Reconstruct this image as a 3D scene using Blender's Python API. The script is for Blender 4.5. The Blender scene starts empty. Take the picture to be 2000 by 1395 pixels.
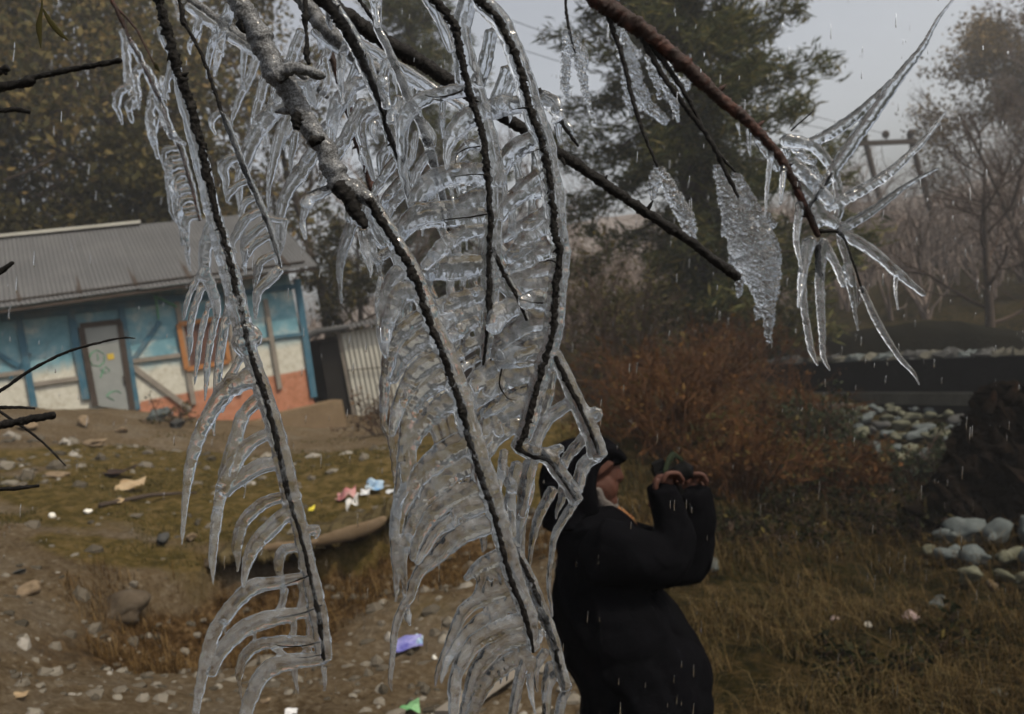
import bpy, math, random
import numpy as np
from mathutils import Vector, Matrix
from mathutils.kdtree import KDTree

random.seed(7)
RNG = np.random.default_rng(11)
scene = bpy.context.scene
COL = scene.collection

# ------------------------------------------------------------------ camera
F = 1600.0                       # focal length in photo pixels (2000 wide)
CAM = np.array([0.0, 0.0, 1.6])
PITCH, ROLL = math.radians(-3.0), math.radians(10.5)
FWD = np.array([0, math.cos(PITCH), math.sin(PITCH)])
UP0 = np.array([0, -math.sin(PITCH), math.cos(PITCH)])
X0 = np.array([1.0, 0, 0])
RIGHT = math.cos(ROLL) * X0 - math.sin(ROLL) * UP0
UP = math.sin(ROLL) * X0 + math.cos(ROLL) * UP0
cam_data = bpy.data.cameras.new('camera')
cam = bpy.data.objects.new('camera', cam_data)
COL.objects.link(cam)
cam.matrix_world = Matrix(((RIGHT[0], UP[0], -FWD[0], CAM[0]), (RIGHT[1], UP[1], -FWD[1], CAM[1]),
                           (RIGHT[2], UP[2], -FWD[2], CAM[2]), (0, 0, 0, 1)))
cam_data.sensor_width = 36.0
cam_data.lens = 36.0 * F / 2000.0
cam_data.clip_start = 0.05
cam_data.clip_end = 2000
cam_data.dof.use_dof = True
cam_data.dof.focus_distance = 0.98
cam_data.dof.aperture_fstop = 7.0
scene.camera = cam

# ------------------------------------------------------------------ world, sun, exposure
SUN_EL, SUN_AZ = math.radians(50), math.radians(118)      # azimuth clockwise from +Y (the view direction)
world = bpy.data.worlds.new('World')
scene.world = world
world.use_nodes = True
wn = world.node_tree
bg = wn.nodes['Background']
sky = wn.nodes.new('ShaderNodeTexSky')
sky.sky_type = 'NISHITA'
sky.sun_disc = False
sky.sun_elevation = SUN_EL
sky.sun_rotation = SUN_AZ
sky.air_density = 1.0
sky.dust_density = 5.0
sky.ozone_density = 1.0
hs = wn.nodes.new('ShaderNodeHueSaturation')
hs.inputs['Saturation'].default_value = 0.30
wn.links.new(sky.outputs['Color'], hs.inputs['Color'])
wn.links.new(hs.outputs['Color'], bg.inputs['Color'])
bg.inputs['Strength'].default_value = 0.15
sun_data = bpy.data.lights.new('sun', 'SUN')
sun_data.energy = 3.0
sun_data.angle = math.radians(1.2)
sun_data.color = (1.0, 0.88, 0.70)
sun = bpy.data.objects.new('sun', sun_data)
COL.objects.link(sun)
sdir = Vector((math.sin(SUN_AZ) * math.cos(SUN_EL), math.cos(SUN_AZ) * math.cos(SUN_EL), math.sin(SUN_EL)))
sun.rotation_euler = sdir.to_track_quat('Z', 'Y').to_euler()
sun.location = (20, -10, 30)
vs = scene.view_settings
vs.view_transform = 'Standard'
vs.look = 'None'
vs.exposure = 0.12
vs.gamma = 1.0
vs.use_curve_mapping = False
scene.render.engine = 'CYCLES'
cy = scene.cycles
cy.max_bounces = 14
cy.transmission_bounces = 12
cy.glossy_bounces = 4
cy.diffuse_bounces = 2
cy.transparent_max_bounces = 8
cy.volume_bounces = 0
cy.caustics_refractive = True
cy.caustics_reflective = False
cy.sample_clamp_indirect = 2.0
cy.blur_glossy = 0.5
cy.use_denoising = True
cy.use_adaptive_sampling = True
cy.adaptive_threshold = 0.02


def P(px, py, d):
    """World point seen at photo pixel (px, py), d metres along the view axis."""
    return CAM + RIGHT * ((px - 1000.0) / F * d) + UP * ((697.5 - py) / F * d) + FWD * d


def ray(px, py):
    v = RIGHT * ((px - 1000.0) / F) + UP * ((697.5 - py) / F) + FWD
    return v


# ------------------------------------------------------------------ object helpers
def tag(o, label=None, cat=None, group=None, kind=None):
    if label: o['label'] = label
    if cat: o['category'] = cat
    if group: o['group'] = group
    if kind: o['kind'] = kind
    return o


def thing(name, label, cat, loc=(0, 0, 0), rz=0.0, group=None):
    o = bpy.data.objects.new(name, None)
    o.empty_display_size = 0.1
    COL.objects.link(o)
    o.location = [float(v) for v in loc]
    o.rotation_euler = (0, 0, rz)
    return tag(o, label, cat, group)


def link(name, me, mat=None, parent=None):
    o = bpy.data.objects.new(name, me)
    COL.objects.link(o)
    if mat is not None and len(me.materials) == 0:
        me.materials.append(mat)
    if parent is not None:
        o.parent = parent
        # meshes are built in world coordinates: undo the parent's own placement
        root = parent
        M = Matrix.Identity(4)
        chain = []
        while root is not None:
            chain.append(root); root = root.parent
        for r in reversed(chain):
            M = M @ Matrix.LocRotScale(r.location, r.rotation_euler, r.scale) if r.matrix_parent_inverse == Matrix.Identity(4) else M
        o.matrix_parent_inverse = Matrix.Identity(4)
        if M != Matrix.Identity(4):
            me.transform(M.inverted())
    return o


def local(name, me, mat, parent):
    """Link a mesh already written in its parent's own coordinates."""
    o = bpy.data.objects.new(name, me)
    COL.objects.link(o)
    if mat is not None and len(me.materials) == 0:
        me.materials.append(mat)
    o.parent = parent
    return o


def copy_tree(o, parent=None):
    c = o.copy(); COL.objects.link(c)
    if parent is not None: c.parent = parent
    for ch in list(o.children): copy_tree(ch, c)
    return c


class MB:
    """Collects shapes and builds them as one mesh."""
    def __init__(s):
        s.V, s.Q, s.T, s.n = [], [], [], 0

    def add(s, V, quads=None, tris=None):
        V = np.asarray(V, float).reshape(-1, 3)
        if quads is not None and len(quads): s.Q.append(np.asarray(quads, np.int64).reshape(-1, 4) + s.n)
        if tris is not None and len(tris): s.T.append(np.asarray(tris, np.int64).reshape(-1, 3) + s.n)
        s.V.append(V); s.n += len(V)

    def box(s, c, sx, sy, sz, R=None, taper=1.0):
        h = np.array([[-1, -1, -1], [1, -1, -1], [1, 1, -1], [-1, 1, -1], [-1, -1, 1], [1, -1, 1], [1, 1, 1], [-1, 1, 1]], float)
        h[4:, :2] *= taper
        h = h * np.array([sx, sy, sz]) / 2
        if R is not None: h = h @ np.asarray(R, float).T
        s.add(h + np.asarray(c, float), [[0, 3, 2, 1], [4, 5, 6, 7], [0, 1, 5, 4], [1, 2, 6, 5], [2, 3, 7, 6], [3, 0, 4, 7]])

    def bar(s, a, b, w, t, side):
        """A beam from a to b, w wide along side, t thick across."""
        a, b = np.asarray(a, float), np.asarray(b, float)
        d = b - a; L = np.linalg.norm(d); d = d / L
        n = np.asarray(side, float); n = n - d * (n @ d); n /= np.linalg.norm(n)
        m = np.cross(d, n)
        s.box((a + b) / 2, L, w, t, np.stack([d, n, m], 1))

    def tube(s, pts, r, sides=8, k=1.0, view=None, cap=True):
        pts = np.asarray(pts, float); n = len(pts)
        r = np.broadcast_to(np.asarray(r, float), (n,)) if np.ndim(r) < 2 else r
        t = np.gradient(pts, axis=0); t /= np.linalg.norm(t, axis=1)[:, None] + 1e-12
        if view is None:
            v = np.tile(np.array([0.31, 0.9, 0.3]), (n, 1))
            al = np.abs((t * v).sum(1)).max()
            if al > .93: v = np.tile(np.array([0.9, -0.3, 0.31]), (n, 1))
        else:
            v = np.tile(np.asarray(view, float), (n, 1))
        a = np.cross(t, v); a /= np.linalg.norm(a, axis=1)[:, None] + 1e-12
        b = np.cross(a, t)
        th = np.arange(sides) * 2 * math.pi / sides
        ring = (a[:, None, :] * np.cos(th)[None, :, None] + b[:, None, :] * (k * np.sin(th))[None, :, None])
        rr = r[:, None, None] if r.ndim == 1 else r[:, :, None]
        V = (pts[:, None, :] + ring * rr).reshape(-1, 3)
        i = np.arange(n - 1)[:, None] * sides; j = np.arange(sides)[None, :]; j2 = (j + 1) % sides
        Q = np.stack([i + j, i + j2, i + sides + j2, i + sides + j], -1).reshape(-1, 4)
        T = None
        if cap:
            r0 = float(np.mean(r[0])); r1 = float(np.mean(r[-1]))
            V = np.vstack([V, pts[0] - t[0] * r0 * .6, pts[-1] + t[-1] * r1 * .6])
            A, B = n * sides, n * sides + 1
            jj = np.arange(sides); jn = (jj + 1) % sides
            T = np.vstack([np.stack([np.full(sides, A), jn, jj], 1),
                           np.stack([np.full(sides, B), (n - 1) * sides + jj, (n - 1) * sides + jn], 1)])
        s.add(V, Q, T)

    def ball(s, c, r, seg=10, rings=7, R=None):
        r = np.broadcast_to(np.asarray(r, float), (3,))
        th = np.arange(seg) * 2 * math.pi / seg
        V = [[0, 0, 1]]
        for i in range(1, rings):
            p = math.pi * i / rings
            V += [[math.sin(p) * math.cos(q), math.sin(p) * math.sin(q), math.cos(p)] for q in th]
        V.append([0, 0, -1])
        V = np.array(V) * r
        if R is not None: V = V @ np.asarray(R).T
        T, Q = [], []
        for j in range(seg):
            T.append([0, 1 + j, 1 + (j + 1) % seg])
            T.append([len(V) - 1, 1 + (rings - 2) * seg + (j + 1) % seg, 1 + (rings - 2) * seg + j])
            for i in range(rings - 2):
                a = 1 + i * seg
                Q.append([a + j, a + seg + j, a + seg + (j + 1) % seg, a + (j + 1) % seg])
        s.add(V + np.asarray(c, float), Q, T)

    def data(s):
        V = np.concatenate(s.V) if s.V else np.zeros((0, 3))
        Q = np.concatenate(s.Q) if s.Q else np.zeros((0, 4), np.int64)
        T = np.concatenate(s.T) if s.T else np.zeros((0, 3), np.int64)
        return V, Q, T

    def mesh(s, name, smooth=False):
        return mesh_np(name, *s.data(), smooth)

    def build(s, name, mat, parent=None, smooth=False):
        return link(name, s.mesh(name, smooth), mat, parent)

    def local(s, name, mat, parent, smooth=False):
        return local(name, s.mesh(name, smooth), mat, parent)


def mesh_np(name, V, Q, T=None, smooth=False):
    me = bpy.data.meshes.new(name)
    T = np.zeros((0, 3), np.int64) if T is None else T
    nq, nt = len(Q), len(T)
    me.vertices.add(len(V)); me.vertices.foreach_set('co', np.asarray(V, np.float32).ravel())
    loops = np.concatenate([np.asarray(Q).ravel(), np.asarray(T).ravel()]).astype(np.int32)
    me.loops.add(len(loops)); me.loops.foreach_set('vertex_index', loops)
    me.polygons.add(nq + nt)
    st = np.concatenate([np.arange(nq) * 4, nq * 4 + np.arange(nt) * 3]).astype(np.int32)
    me.polygons.foreach_set('loop_start', st)
    me.polygons.foreach_set('use_smooth', np.full(nq + nt, bool(smooth)))
    me.update(calc_edges=True)
    return me


_WD = RNG.normal(size=(24, 3)); _WD /= np.linalg.norm(_WD, axis=1)[:, None]
_WP = RNG.uniform(0, 6.28, 24)
_WS = RNG.uniform(.6, 1.7, 24)


def wob(V, scale, seed=0):
    """Smooth pseudo-noise in about -1..1 at points V; scale = waves per metre."""
    V = np.asarray(V, float)
    o = np.zeros(len(V))
    for i in range(8):
        j = (i + seed * 5) % 24
        q = V @ _WD[j] * (scale * 6.28 * _WS[j])
        w = V @ _WD[(j + 7) % 24] * (scale * 6.28 * .7)
        o += np.sin(q + _WP[j] + 1.3 * np.sin(w + _WP[(j + 3) % 24]))
    return o / 3.2


# ------------------------------------------------------------------ materials
def mat_new(name):
    m = bpy.data.materials.new(name); m.use_nodes = True
    return m, m.node_tree, m.node_tree.nodes['Principled BSDF']


def ramp(nt, fac, stops):
    r = nt.nodes.new('ShaderNodeValToRGB')
    el = r.color_ramp.elements
    while len(el) < len(stops): el.new(0.5)
    for e, (p, c) in zip(el, stops):
        e.position = p; e.color = (*c, 1)
    nt.links.new(fac, r.inputs['Fac'])
    return r.outputs['Color']


def noise(nt, scale, detail=5, rough=.6, dist=0.0, coord='Object', stretch=None):
    tc = nt.nodes.new('ShaderNodeTexCoord')
    src = tc.outputs[coord]
    if stretch:
        mp = nt.nodes.new('ShaderNodeMapping'); mp.inputs['Scale'].default_value = stretch
        nt.links.new(src, mp.inputs['Vector']); src = mp.outputs['Vector']
    n = nt.nodes.new('ShaderNodeTexNoise')
    n.inputs['Scale'].default_value = scale; n.inputs['Detail'].default_value = detail
    n.inputs['Roughness'].default_value = rough; n.inputs['Distortion'].default_value = dist
    nt.links.new(src, n.inputs['Vector'])
    return n.outputs['Fac']


def mixc(nt, fac, a, b):
    m = nt.nodes.new('ShaderNodeMix'); m.data_type = 'RGBA'
    for sock, v in ((m.inputs[0], fac), (m.inputs[6], a), (m.inputs[7], b)):
        if hasattr(v, 'is_output'): nt.links.new(v, sock)
        elif isinstance(v, (int, float)): sock.default_value = v
        else: sock.default_value = (*v, 1)
    return m.outputs[2]


def bump(nt, bsdf, height, strength, dist):
    b = nt.nodes.new('ShaderNodeBump')
    b.inputs['Strength'].default_value = strength; b.inputs['Distance'].default_value = dist
    nt.links.new(height, b.inputs['Height']); nt.links.new(b.outputs['Normal'], bsdf.inputs['Normal'])
    return b


def surf(name, stops, scale=6, rough=.85, bscale=None, bstr=.5, bdist=.01, spec=.06, detail=6, stretch=None, metal=0, coord='Object'):
    m, nt, b = mat_new(name)
    c = ramp(nt, noise(nt, scale, detail, .65, .3, coord, stretch), stops)
    nt.links.new(c, b.inputs['Base Color'])
    b.inputs['Roughness'].default_value = rough
    b.inputs['Specular IOR Level'].default_value = spec
    b.inputs['Metallic'].default_value = metal
    if bscale: bump(nt, b, noise(nt, bscale, 6, .7, .2, coord, stretch), bstr, bdist)
    return m


def leafmat(name, stops, trans=.25, rough=.6):
    """Leaves: each island takes its own colour."""
    m, nt, b = mat_new(name)
    g = nt.nodes.new('ShaderNodeNewGeometry')
    c = ramp(nt, g.outputs['Random Per Island'], stops)
    nt.links.new(c, b.inputs['Base Color'])
    b.inputs['Roughness'].default_value = rough
    b.inputs['Specular IOR Level'].default_value = .04
    if trans:
        tr = nt.nodes.new('ShaderNodeBsdfTranslucent'); nt.links.new(c, tr.inputs['Color'])
        mx = nt.nodes.new('ShaderNodeMixShader'); mx.inputs[0].default_value = trans
        nt.links.new(b.outputs[0], mx.inputs[1]); nt.links.new(tr.outputs[0], mx.inputs[2])
        nt.links.new(mx.outputs[0], nt.nodes['Material Output'].inputs['Surface'])
    return m


def icemat(name, milky=.18, rlo=.03, rhi=.16, bs=.25, tint=(.93, .965, 1.0)):
    m, nt, b = mat_new(name)
    b.inputs['Base Color'].default_value = (*tint, 1)
    b.inputs['IOR'].default_value = 1.31
    b.inputs['Transmission Weight'].default_value = 1.0
    n1 = noise(nt, 40, 4, .55)
    mr = nt.nodes.new('ShaderNodeMapRange')
    mr.inputs['From Min'].default_value = .35; mr.inputs['From Max'].default_value = .7
    mr.inputs['To Min'].default_value = rlo; mr.inputs['To Max'].default_value = rhi
    nt.links.new(n1, mr.inputs['Value']); nt.links.new(mr.outputs[0], b.inputs['Roughness'])
    bump(nt, b, noise(nt, 420, 3, .6), bs, .0008)
    df = nt.nodes.new('ShaderNodeBsdfDiffuse'); df.inputs['Color'].default_value = (.5, .53, .56, 1)
    tl = nt.nodes.new('ShaderNodeBsdfTranslucent'); tl.inputs['Color'].default_value = (.7, .76, .82, 1)
    ad = nt.nodes.new('ShaderNodeMixShader'); ad.inputs[0].default_value = .5
    nt.links.new(df.outputs[0], ad.inputs[1]); nt.links.new(tl.outputs[0], ad.inputs[2])
    n2 = noise(nt, 48, 7, .72)
    mr2 = nt.nodes.new('ShaderNodeMapRange')
    mr2.inputs['From Min'].default_value = .42; mr2.inputs['From Max'].default_value = .72
    mr2.inputs['To Min'].default_value = milky * .15; mr2.inputs['To Max'].default_value = milky * 3.2
    nt.links.new(n2, mr2.inputs['Value'])
    mx = nt.nodes.new('ShaderNodeMixShader')
    nt.links.new(mr2.outputs[0], mx.inputs[0])
    nt.links.new(b.outputs[0], mx.inputs[1]); nt.links.new(ad.outputs[0], mx.inputs[2])
    nt.links.new(mx.outputs[0], nt.nodes['Material Output'].inputs['Surface'])
    return m


M = {}
M['ice'] = icemat('clear_ice', .145, .03, .17, .16)
M['ice_frost'] = icemat('frosted_ice', .11, .02, .13, .12)
M['bark_wet'] = surf('wet_dark_bark', [(0, (.003, .0026, .0022)), (.55, (.007, .006, .005)), (.75, (.03, .027, .024)), (1, (.09, .085, .08))], 150, .6, 260, .9, .003, .12)
M['bark_red'] = surf('red_brown_bark', [(0, (.012, .008, .006)), (.5, (.02, .009, .006)), (.68, (.075, .028, .018)), (1, (.14, .055, .035))], 30, .55, 160, .8, .003, .15)


def rimebark():
    m, nt, b = mat_new('rimed_bark')
    n = noise(nt, 55, 8, .75, .2)
    n2 = noise(nt, 420, 5, .7)
    mm = nt.nodes.new('ShaderNodeMath'); mm.operation = 'MULTIPLY_ADD'; mm.inputs[1].default_value = .55
    nt.links.new(n2, mm.inputs[0])
    sc = nt.nodes.new('ShaderNodeMath'); sc.operation = 'MULTIPLY'; sc.inputs[1].default_value = .5
    nt.links.new(n, sc.inputs[0]); nt.links.new(sc.outputs[0], mm.inputs[2])
    c = ramp(nt, mm.outputs[0], [(.36, (.004, .0036, .0032)), (.48, (.02, .019, .018)), (.58, (.12, .125, .13)), (.78, (.36, .375, .39))])
    nt.links.new(c, b.inputs['Base Color'])
    b.inputs['Roughness'].default_value = .6
    b.inputs['Coat Weight'].default_value = .25; b.inputs['Coat Roughness'].default_value = .12; b.inputs['Coat IOR'].default_value = 1.31
    bump(nt, b, mm.outputs[0], .9, .003)
    return m


M['rime'] = rimebark()
M['soil'] = surf('tan_soil', [(0, (.035, .025, .016)), (.5, (.085, .066, .046)), (1, (.15, .125, .095))], 3, .95, 40, .7, .02)
M['stone'] = surf('grey_stone', [(0, (.028, .034, .033)), (.5, (.07, .08, .078)), (1, (.135, .145, .138))], 4, .8, 22, .5, .01, coord='Generated')
M['stone_tan'] = surf('tan_stone', [(0, (.06, .043, .026)), (.5, (.15, .11, .07)), (1, (.24, .195, .14))], 3, .85, 22, .5, .01, coord='Generated')
M['stone_white'] = surf('white_stone', [(0, (.4, .38, .33)), (1, (.68, .66, .6))], 3, .8, 20, .4, .005, coord='Generated')
M['stone_dark'] = surf('dark_stone', [(0, (.02, .02, .02)), (1, (.075, .075, .07))], 4, .8, 22, .5, .01, coord='Generated')
M['stone_pink'] = surf('pink_stone', [(0, (.24, .17, .16)), (1, (.42, .33, .32))], 4, .8, 22, .5, .01, coord='Generated')
M['pebble'] = leafmat('pebbles', [(0, (.035, .03, .022)), (.5, (.085, .073, .056)), (.93, (.15, .135, .11)), (1, (.22, .205, .18))], 0, .9)
M['straw'] = leafmat('dry_grass', [(0, (.03, .02, .008)), (.5, (.085, .058, .024)), (.85, (.15, .11, .05)), (1, (.05, .045, .016))], .2)
M['turf'] = leafmat('thin_turf', [(0, (.03, .027, .009)), (.5, (.055, .047, .015)), (1, (.11, .085, .035))], .2)
M['litter'] = leafmat('dead_grass', [(0, (.010, .007, .002)), (.5, (.035, .022, .007)), (.8, (.075, .047, .017)), (1, (.14, .098, .042))], .15)
M['weed'] = leafmat('low_weeds', [(0, (.008, .009, .003)), (.6, (.018, .02, .007)), (1, (.04, .038, .012))], .15)
M['bankstraw'] = leafmat('bank_dead_grass', [(0, (.022, .012, .004)), (.5, (.075, .042, .014)), (1, (.16, .105, .045))], .15)
M['rust'] = leafmat('rusty_leaves', [(0, (.022, .010, .004)), (.35, (.045, .021, .008)), (.7, (.095, .042, .013)), (.9, (.06, .045, .014)), (1, (.16, .085, .028))], .25)
M['olive'] = leafmat('olive_leaves', [(0, (.017, .017, .006)), (.5, (.042, .038, .013)), (.85, (.07, .058, .02)), (1, (.12, .088, .03))], .3)
M['gold'] = leafmat('yellowed_foliage', [(0, (.034, .034, .015)), (.4, (.075, .066, .026)), (.75, (.13, .10, .038)), (1, (.19, .13, .05))], .3)
M['haze_gold'] = leafmat('haze_paled_foliage', [(0, (.07, .055, .03)), (.5, (.14, .105, .055)), (1, (.24, .165, .07))], .3)  # leaf colour paled to stand for haze thicker than the volume gives
M['pale_twig'] = surf('haze_paled_twigs', [(0, (.13, .10, .085)), (1, (.22, .18, .155))], 3, .9)  # distant haze painted in: twigs lighter than their own colour
M['rust_twig'] = surf('rusty_twigs', [(0, (.03, .014, .007)), (.5, (.065, .03, .013)), (1, (.12, .065, .03))], 4, .9)
M['dark_leaf'] = leafmat('dark_bramble_leaves', [(0, (.005, .006, .002)), (.6, (.014, .016, .006)), (.9, (.03, .024, .008)), (1, (.07, .055, .016))], .2)
M['needle'] = leafmat('pine_needles', [(0, (.02, .028, .012)), (.45, (.055, .063, .024)), (.8, (.10, .095, .034)), (1, (.16, .13, .05))], .3)
M['green'] = leafmat('green_leaves', [(0, (.013, .018, .01)), (.5, (.026, .034, .018)), (1, (.055, .058, .03))], .3)
M['twigs'] = surf('bare_twigs', [(0, (.025, .017, .013)), (.5, (.05, .034, .026)), (1, (.09, .064, .05))], 3, .9)
M['trunk'] = surf('tree_bark', [(0, (.018, .014, .011)), (.5, (.05, .038, .03)), (1, (.10, .075, .06))], 5, .95, 18, .8, .02)
M['water'] = icemat('water_drop', .03, .0, .02, .0, (1, 1, 1))

# ------------------------------------------------------------------ terrain
CTRL = [(0,800,13.5),(250,806,15),(-300,840,11),(640,850,15.5),(300,872,11),(0,885,9.5),(700,880,11.5),(1000,866,8.6),(600,930,8.0),(300,950,7.6),
        (50,1000,6.5),(350,1035,6.0),(700,985,6.6),(560,1050,5.85),(100,1150,4.7),(150,1300,3.7),(50,1395,3.15),(-300,1300,3.3),(-400,1000,5.5),
        (450,1250,4.6),(600,1395,3.5),(800,1250,4.5),(900,1395,3.7),(1040,1080,5.6),(1240,850,9.0),(1130,900,8.0),
        (1500,1395,3.8),(1900,1395,3.9),(1450,1150,5.3),(1700,1200,5.2),(1950,1250,4.9),(1600,1000,8),(1900,1010,7.4),(1700,900,10.5),(1950,900,9.6),
        (1750,800,14.5),(1550,800,13.5),(1350,770,14),(1300,900,8.6),(1330,1900,2.6),(900,1900,2.3),(2300,1300,4),(2300,900,9),(1800,745,17.0),(2300,740,16)]
cw = np.array([P(*c) for c in CTRL])
extra = np.array([[-12,2,.9],[-14,12,2.2],[14,2,-1.0],[16,16,-1.4],[0,.4,-.35],[-3,.6,.1],[3,.5,-.7],[0,26,.2],[-12,26,1.0],[12,26,-.6],[-24,14,2.4],[26,14,-1.2],[-20,34,.8],[22,34,-.2],[0,38,.2]], float)
cw = np.vstack([cw, extra])


def tps_u(r2): return r2 * np.log(r2 + 1e-9) * .5


_n = len(cw)
_K = tps_u(((cw[:, None, :2] - cw[None, :, :2]) ** 2).sum(-1)) + np.eye(_n) * .35
_Pm = np.hstack([np.ones((_n, 1)), cw[:, :2]])
_A = np.block([[_K, _Pm], [_Pm.T, np.zeros((3, 3))]])
_W = np.linalg.solve(_A, np.concatenate([cw[:, 2], np.zeros(3)]))
EDGE = np.array([P(*c) for c in [(250,1135,4.9),(330,1112,5.1),(420,1085,5.4),(500,1070,5.6),(560,1062,5.75),(650,1040,6.0),(740,1012,6.25),(800,985,6.5),(930,985,6.6),(1050,1000,6.6)]])
EDGE = EDGE[np.argsort(EDGE[:, 0])]


def edge_y(x): return np.interp(x, EDGE[:, 0], EDGE[:, 1])


def sstep(a, b, v):
    t = np.clip((v - a) / (b - a), 0, 1); return t * t * (3 - 2 * t)


def ground(x, y):
    x = np.atleast_1d(np.asarray(x, float)); y = np.atleast_1d(np.asarray(y, float))
    sh = x.shape; x = x.ravel(); y = y.ravel()
    xc = np.clip(x, -26, 28); yc = np.clip(y, .3, 40)
    q = np.stack([xc, yc], 1)
    z = tps_u(((q[:, None, :] - cw[None, :, :2]) ** 2).sum(-1)) @ _W[:_n] + _W[_n] + q @ _W[_n + 1:]
    far = sstep(24, 44, np.hypot(x, y))
    z = z * (1 - far) + far * .1
    P3 = np.stack([x, y, np.zeros_like(x)], 1)
    z = z + .05 * wob(P3, .35, 1) + .022 * wob(P3, 1.3, 2) + .010 * wob(P3, 4.5, 0) + .007 * wob(P3, 9.0, 3) * sstep(14, 7, y)
    # eroded bank below the turf edge
    m = sstep(EDGE[0, 0] - .3, EDGE[0, 0] + .5, x) * (1 - sstep(EDGE[-1, 0] - .5, EDGE[-1, 0] + .2, x))
    d = edge_y(x) + .05 * wob(P3, 1.5, 3) - y
    z = z - m * (.36 * sstep(-.15, .0, d) * (1 - .75 * sstep(.3, 1.5, d)))
    return z.reshape(sh)


def G(px, py, lo=2.0, hi=60.0):
    """Where the sight line through a photo pixel meets the ground."""
    v = ray(px, py); t = np.geomspace(lo, hi, 500)
    p = CAM + t[:, None] * v
    below = p[:, 2] < ground(p[:, 0], p[:, 1])
    if not below.any(): return p[-1]
    i = max(1, int(np.argmax(below)))
    a, b = t[i - 1], t[i]
    for _ in range(18):
        c = (a + b) / 2; q = CAM + c * v
        if q[2] < ground(q[0], q[1])[0]: b = c
        else: a = c
    return CAM + b * v


def depth(p): return float((np.asarray(p) - CAM) @ FWD)


def pix(p):
    v = np.asarray(p) - CAM; d = v @ FWD
    return np.stack([1000 + F * (v @ RIGHT) / d, 697.5 - F * (v @ UP) / d], -1)


nu, nv = 330, 330
yy = np.concatenate([[-12, -6, -3, -1, -.2, .3, .7], 1.0 * (42 / 1.0) ** np.linspace(0, 1, nv), [55, 72, 95, 124]])
uu = np.linspace(-1, 1, nu); uu = np.sign(uu) * (np.abs(uu) * .55 + .45 * np.abs(uu) ** 3)
X = uu[None, :] * (3.0 + np.clip(yy, 0, None)[:, None] * 1.35 + 12 * sstep(2, -4, yy)[:, None]); Y = np.repeat(yy[:, None], nu, 1)
Z = ground(X, Y)
gv = np.stack([X, Y, Z], -1).reshape(-1, 3)
r_, c_ = np.meshgrid(np.arange(len(yy) - 1), np.arange(nu - 1), indexing='ij')
i0 = (r_ * nu + c_).ravel()
gq = np.stack([i0, i0 + 1, i0 + nu + 1, i0 + nu], 1)
gme = mesh_np('ground', gv, gq, None, True)


def blob(c, rx, ry, rot=0.0):
    dx, dy = gv[:, 0] - c[0], gv[:, 1] - c[1]
    ca, sa = math.cos(rot), math.sin(rot)
    q = np.hypot((dx * ca + dy * sa) / rx, (-dx * sa + dy * ca) / ry)
    return 1 - sstep(.45, 1.15, q + .22 * wob(np.c_[gv[:, :2], gv[:, 2] * 0], .8, 4))


gA = G(640, 905); gB = G(420, 990); gC = G(1650, 1150); gD = G(1500, 950)
grass = np.maximum.reduce([blob(gA, 5.0, 3.2), .85 * blob(gB, 2.2, 1.2), .9 * blob(G(350, 910), 2.0, 1.6), .8 * blob(G(240, 1075), .8, .35)])
dist_e = edge_y(gv[:, 0]) - gv[:, 1]
on_e = sstep(EDGE[0, 0] - .4, EDGE[0, 0] + .4, gv[:, 0])
bank = on_e * sstep(-.12, .05, dist_e) * (1 - sstep(.55, 1.7, dist_e + .25 * wob(gv, .9, 2)))
pr = pix(gv)
right = sstep(-.25, .35, gv[:, 0] - (.16 + .035 * gv[:, 1]) + .25 * wob(gv, .5, 1)) * (1 - sstep(22, 34, gv[:, 1]))
right = np.maximum(right, sstep(17, 24, np.hypot(gv[:, 0], gv[:, 1])))
bank = bank * (1 - right)
ca = gme.color_attributes.new('cover', 'FLOAT_COLOR', 'POINT')
ca.data.foreach_set('color', np.stack([grass * (1 - right), bank, right, np.ones(len(gv))], 1).astype(np.float32).ravel())


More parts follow.
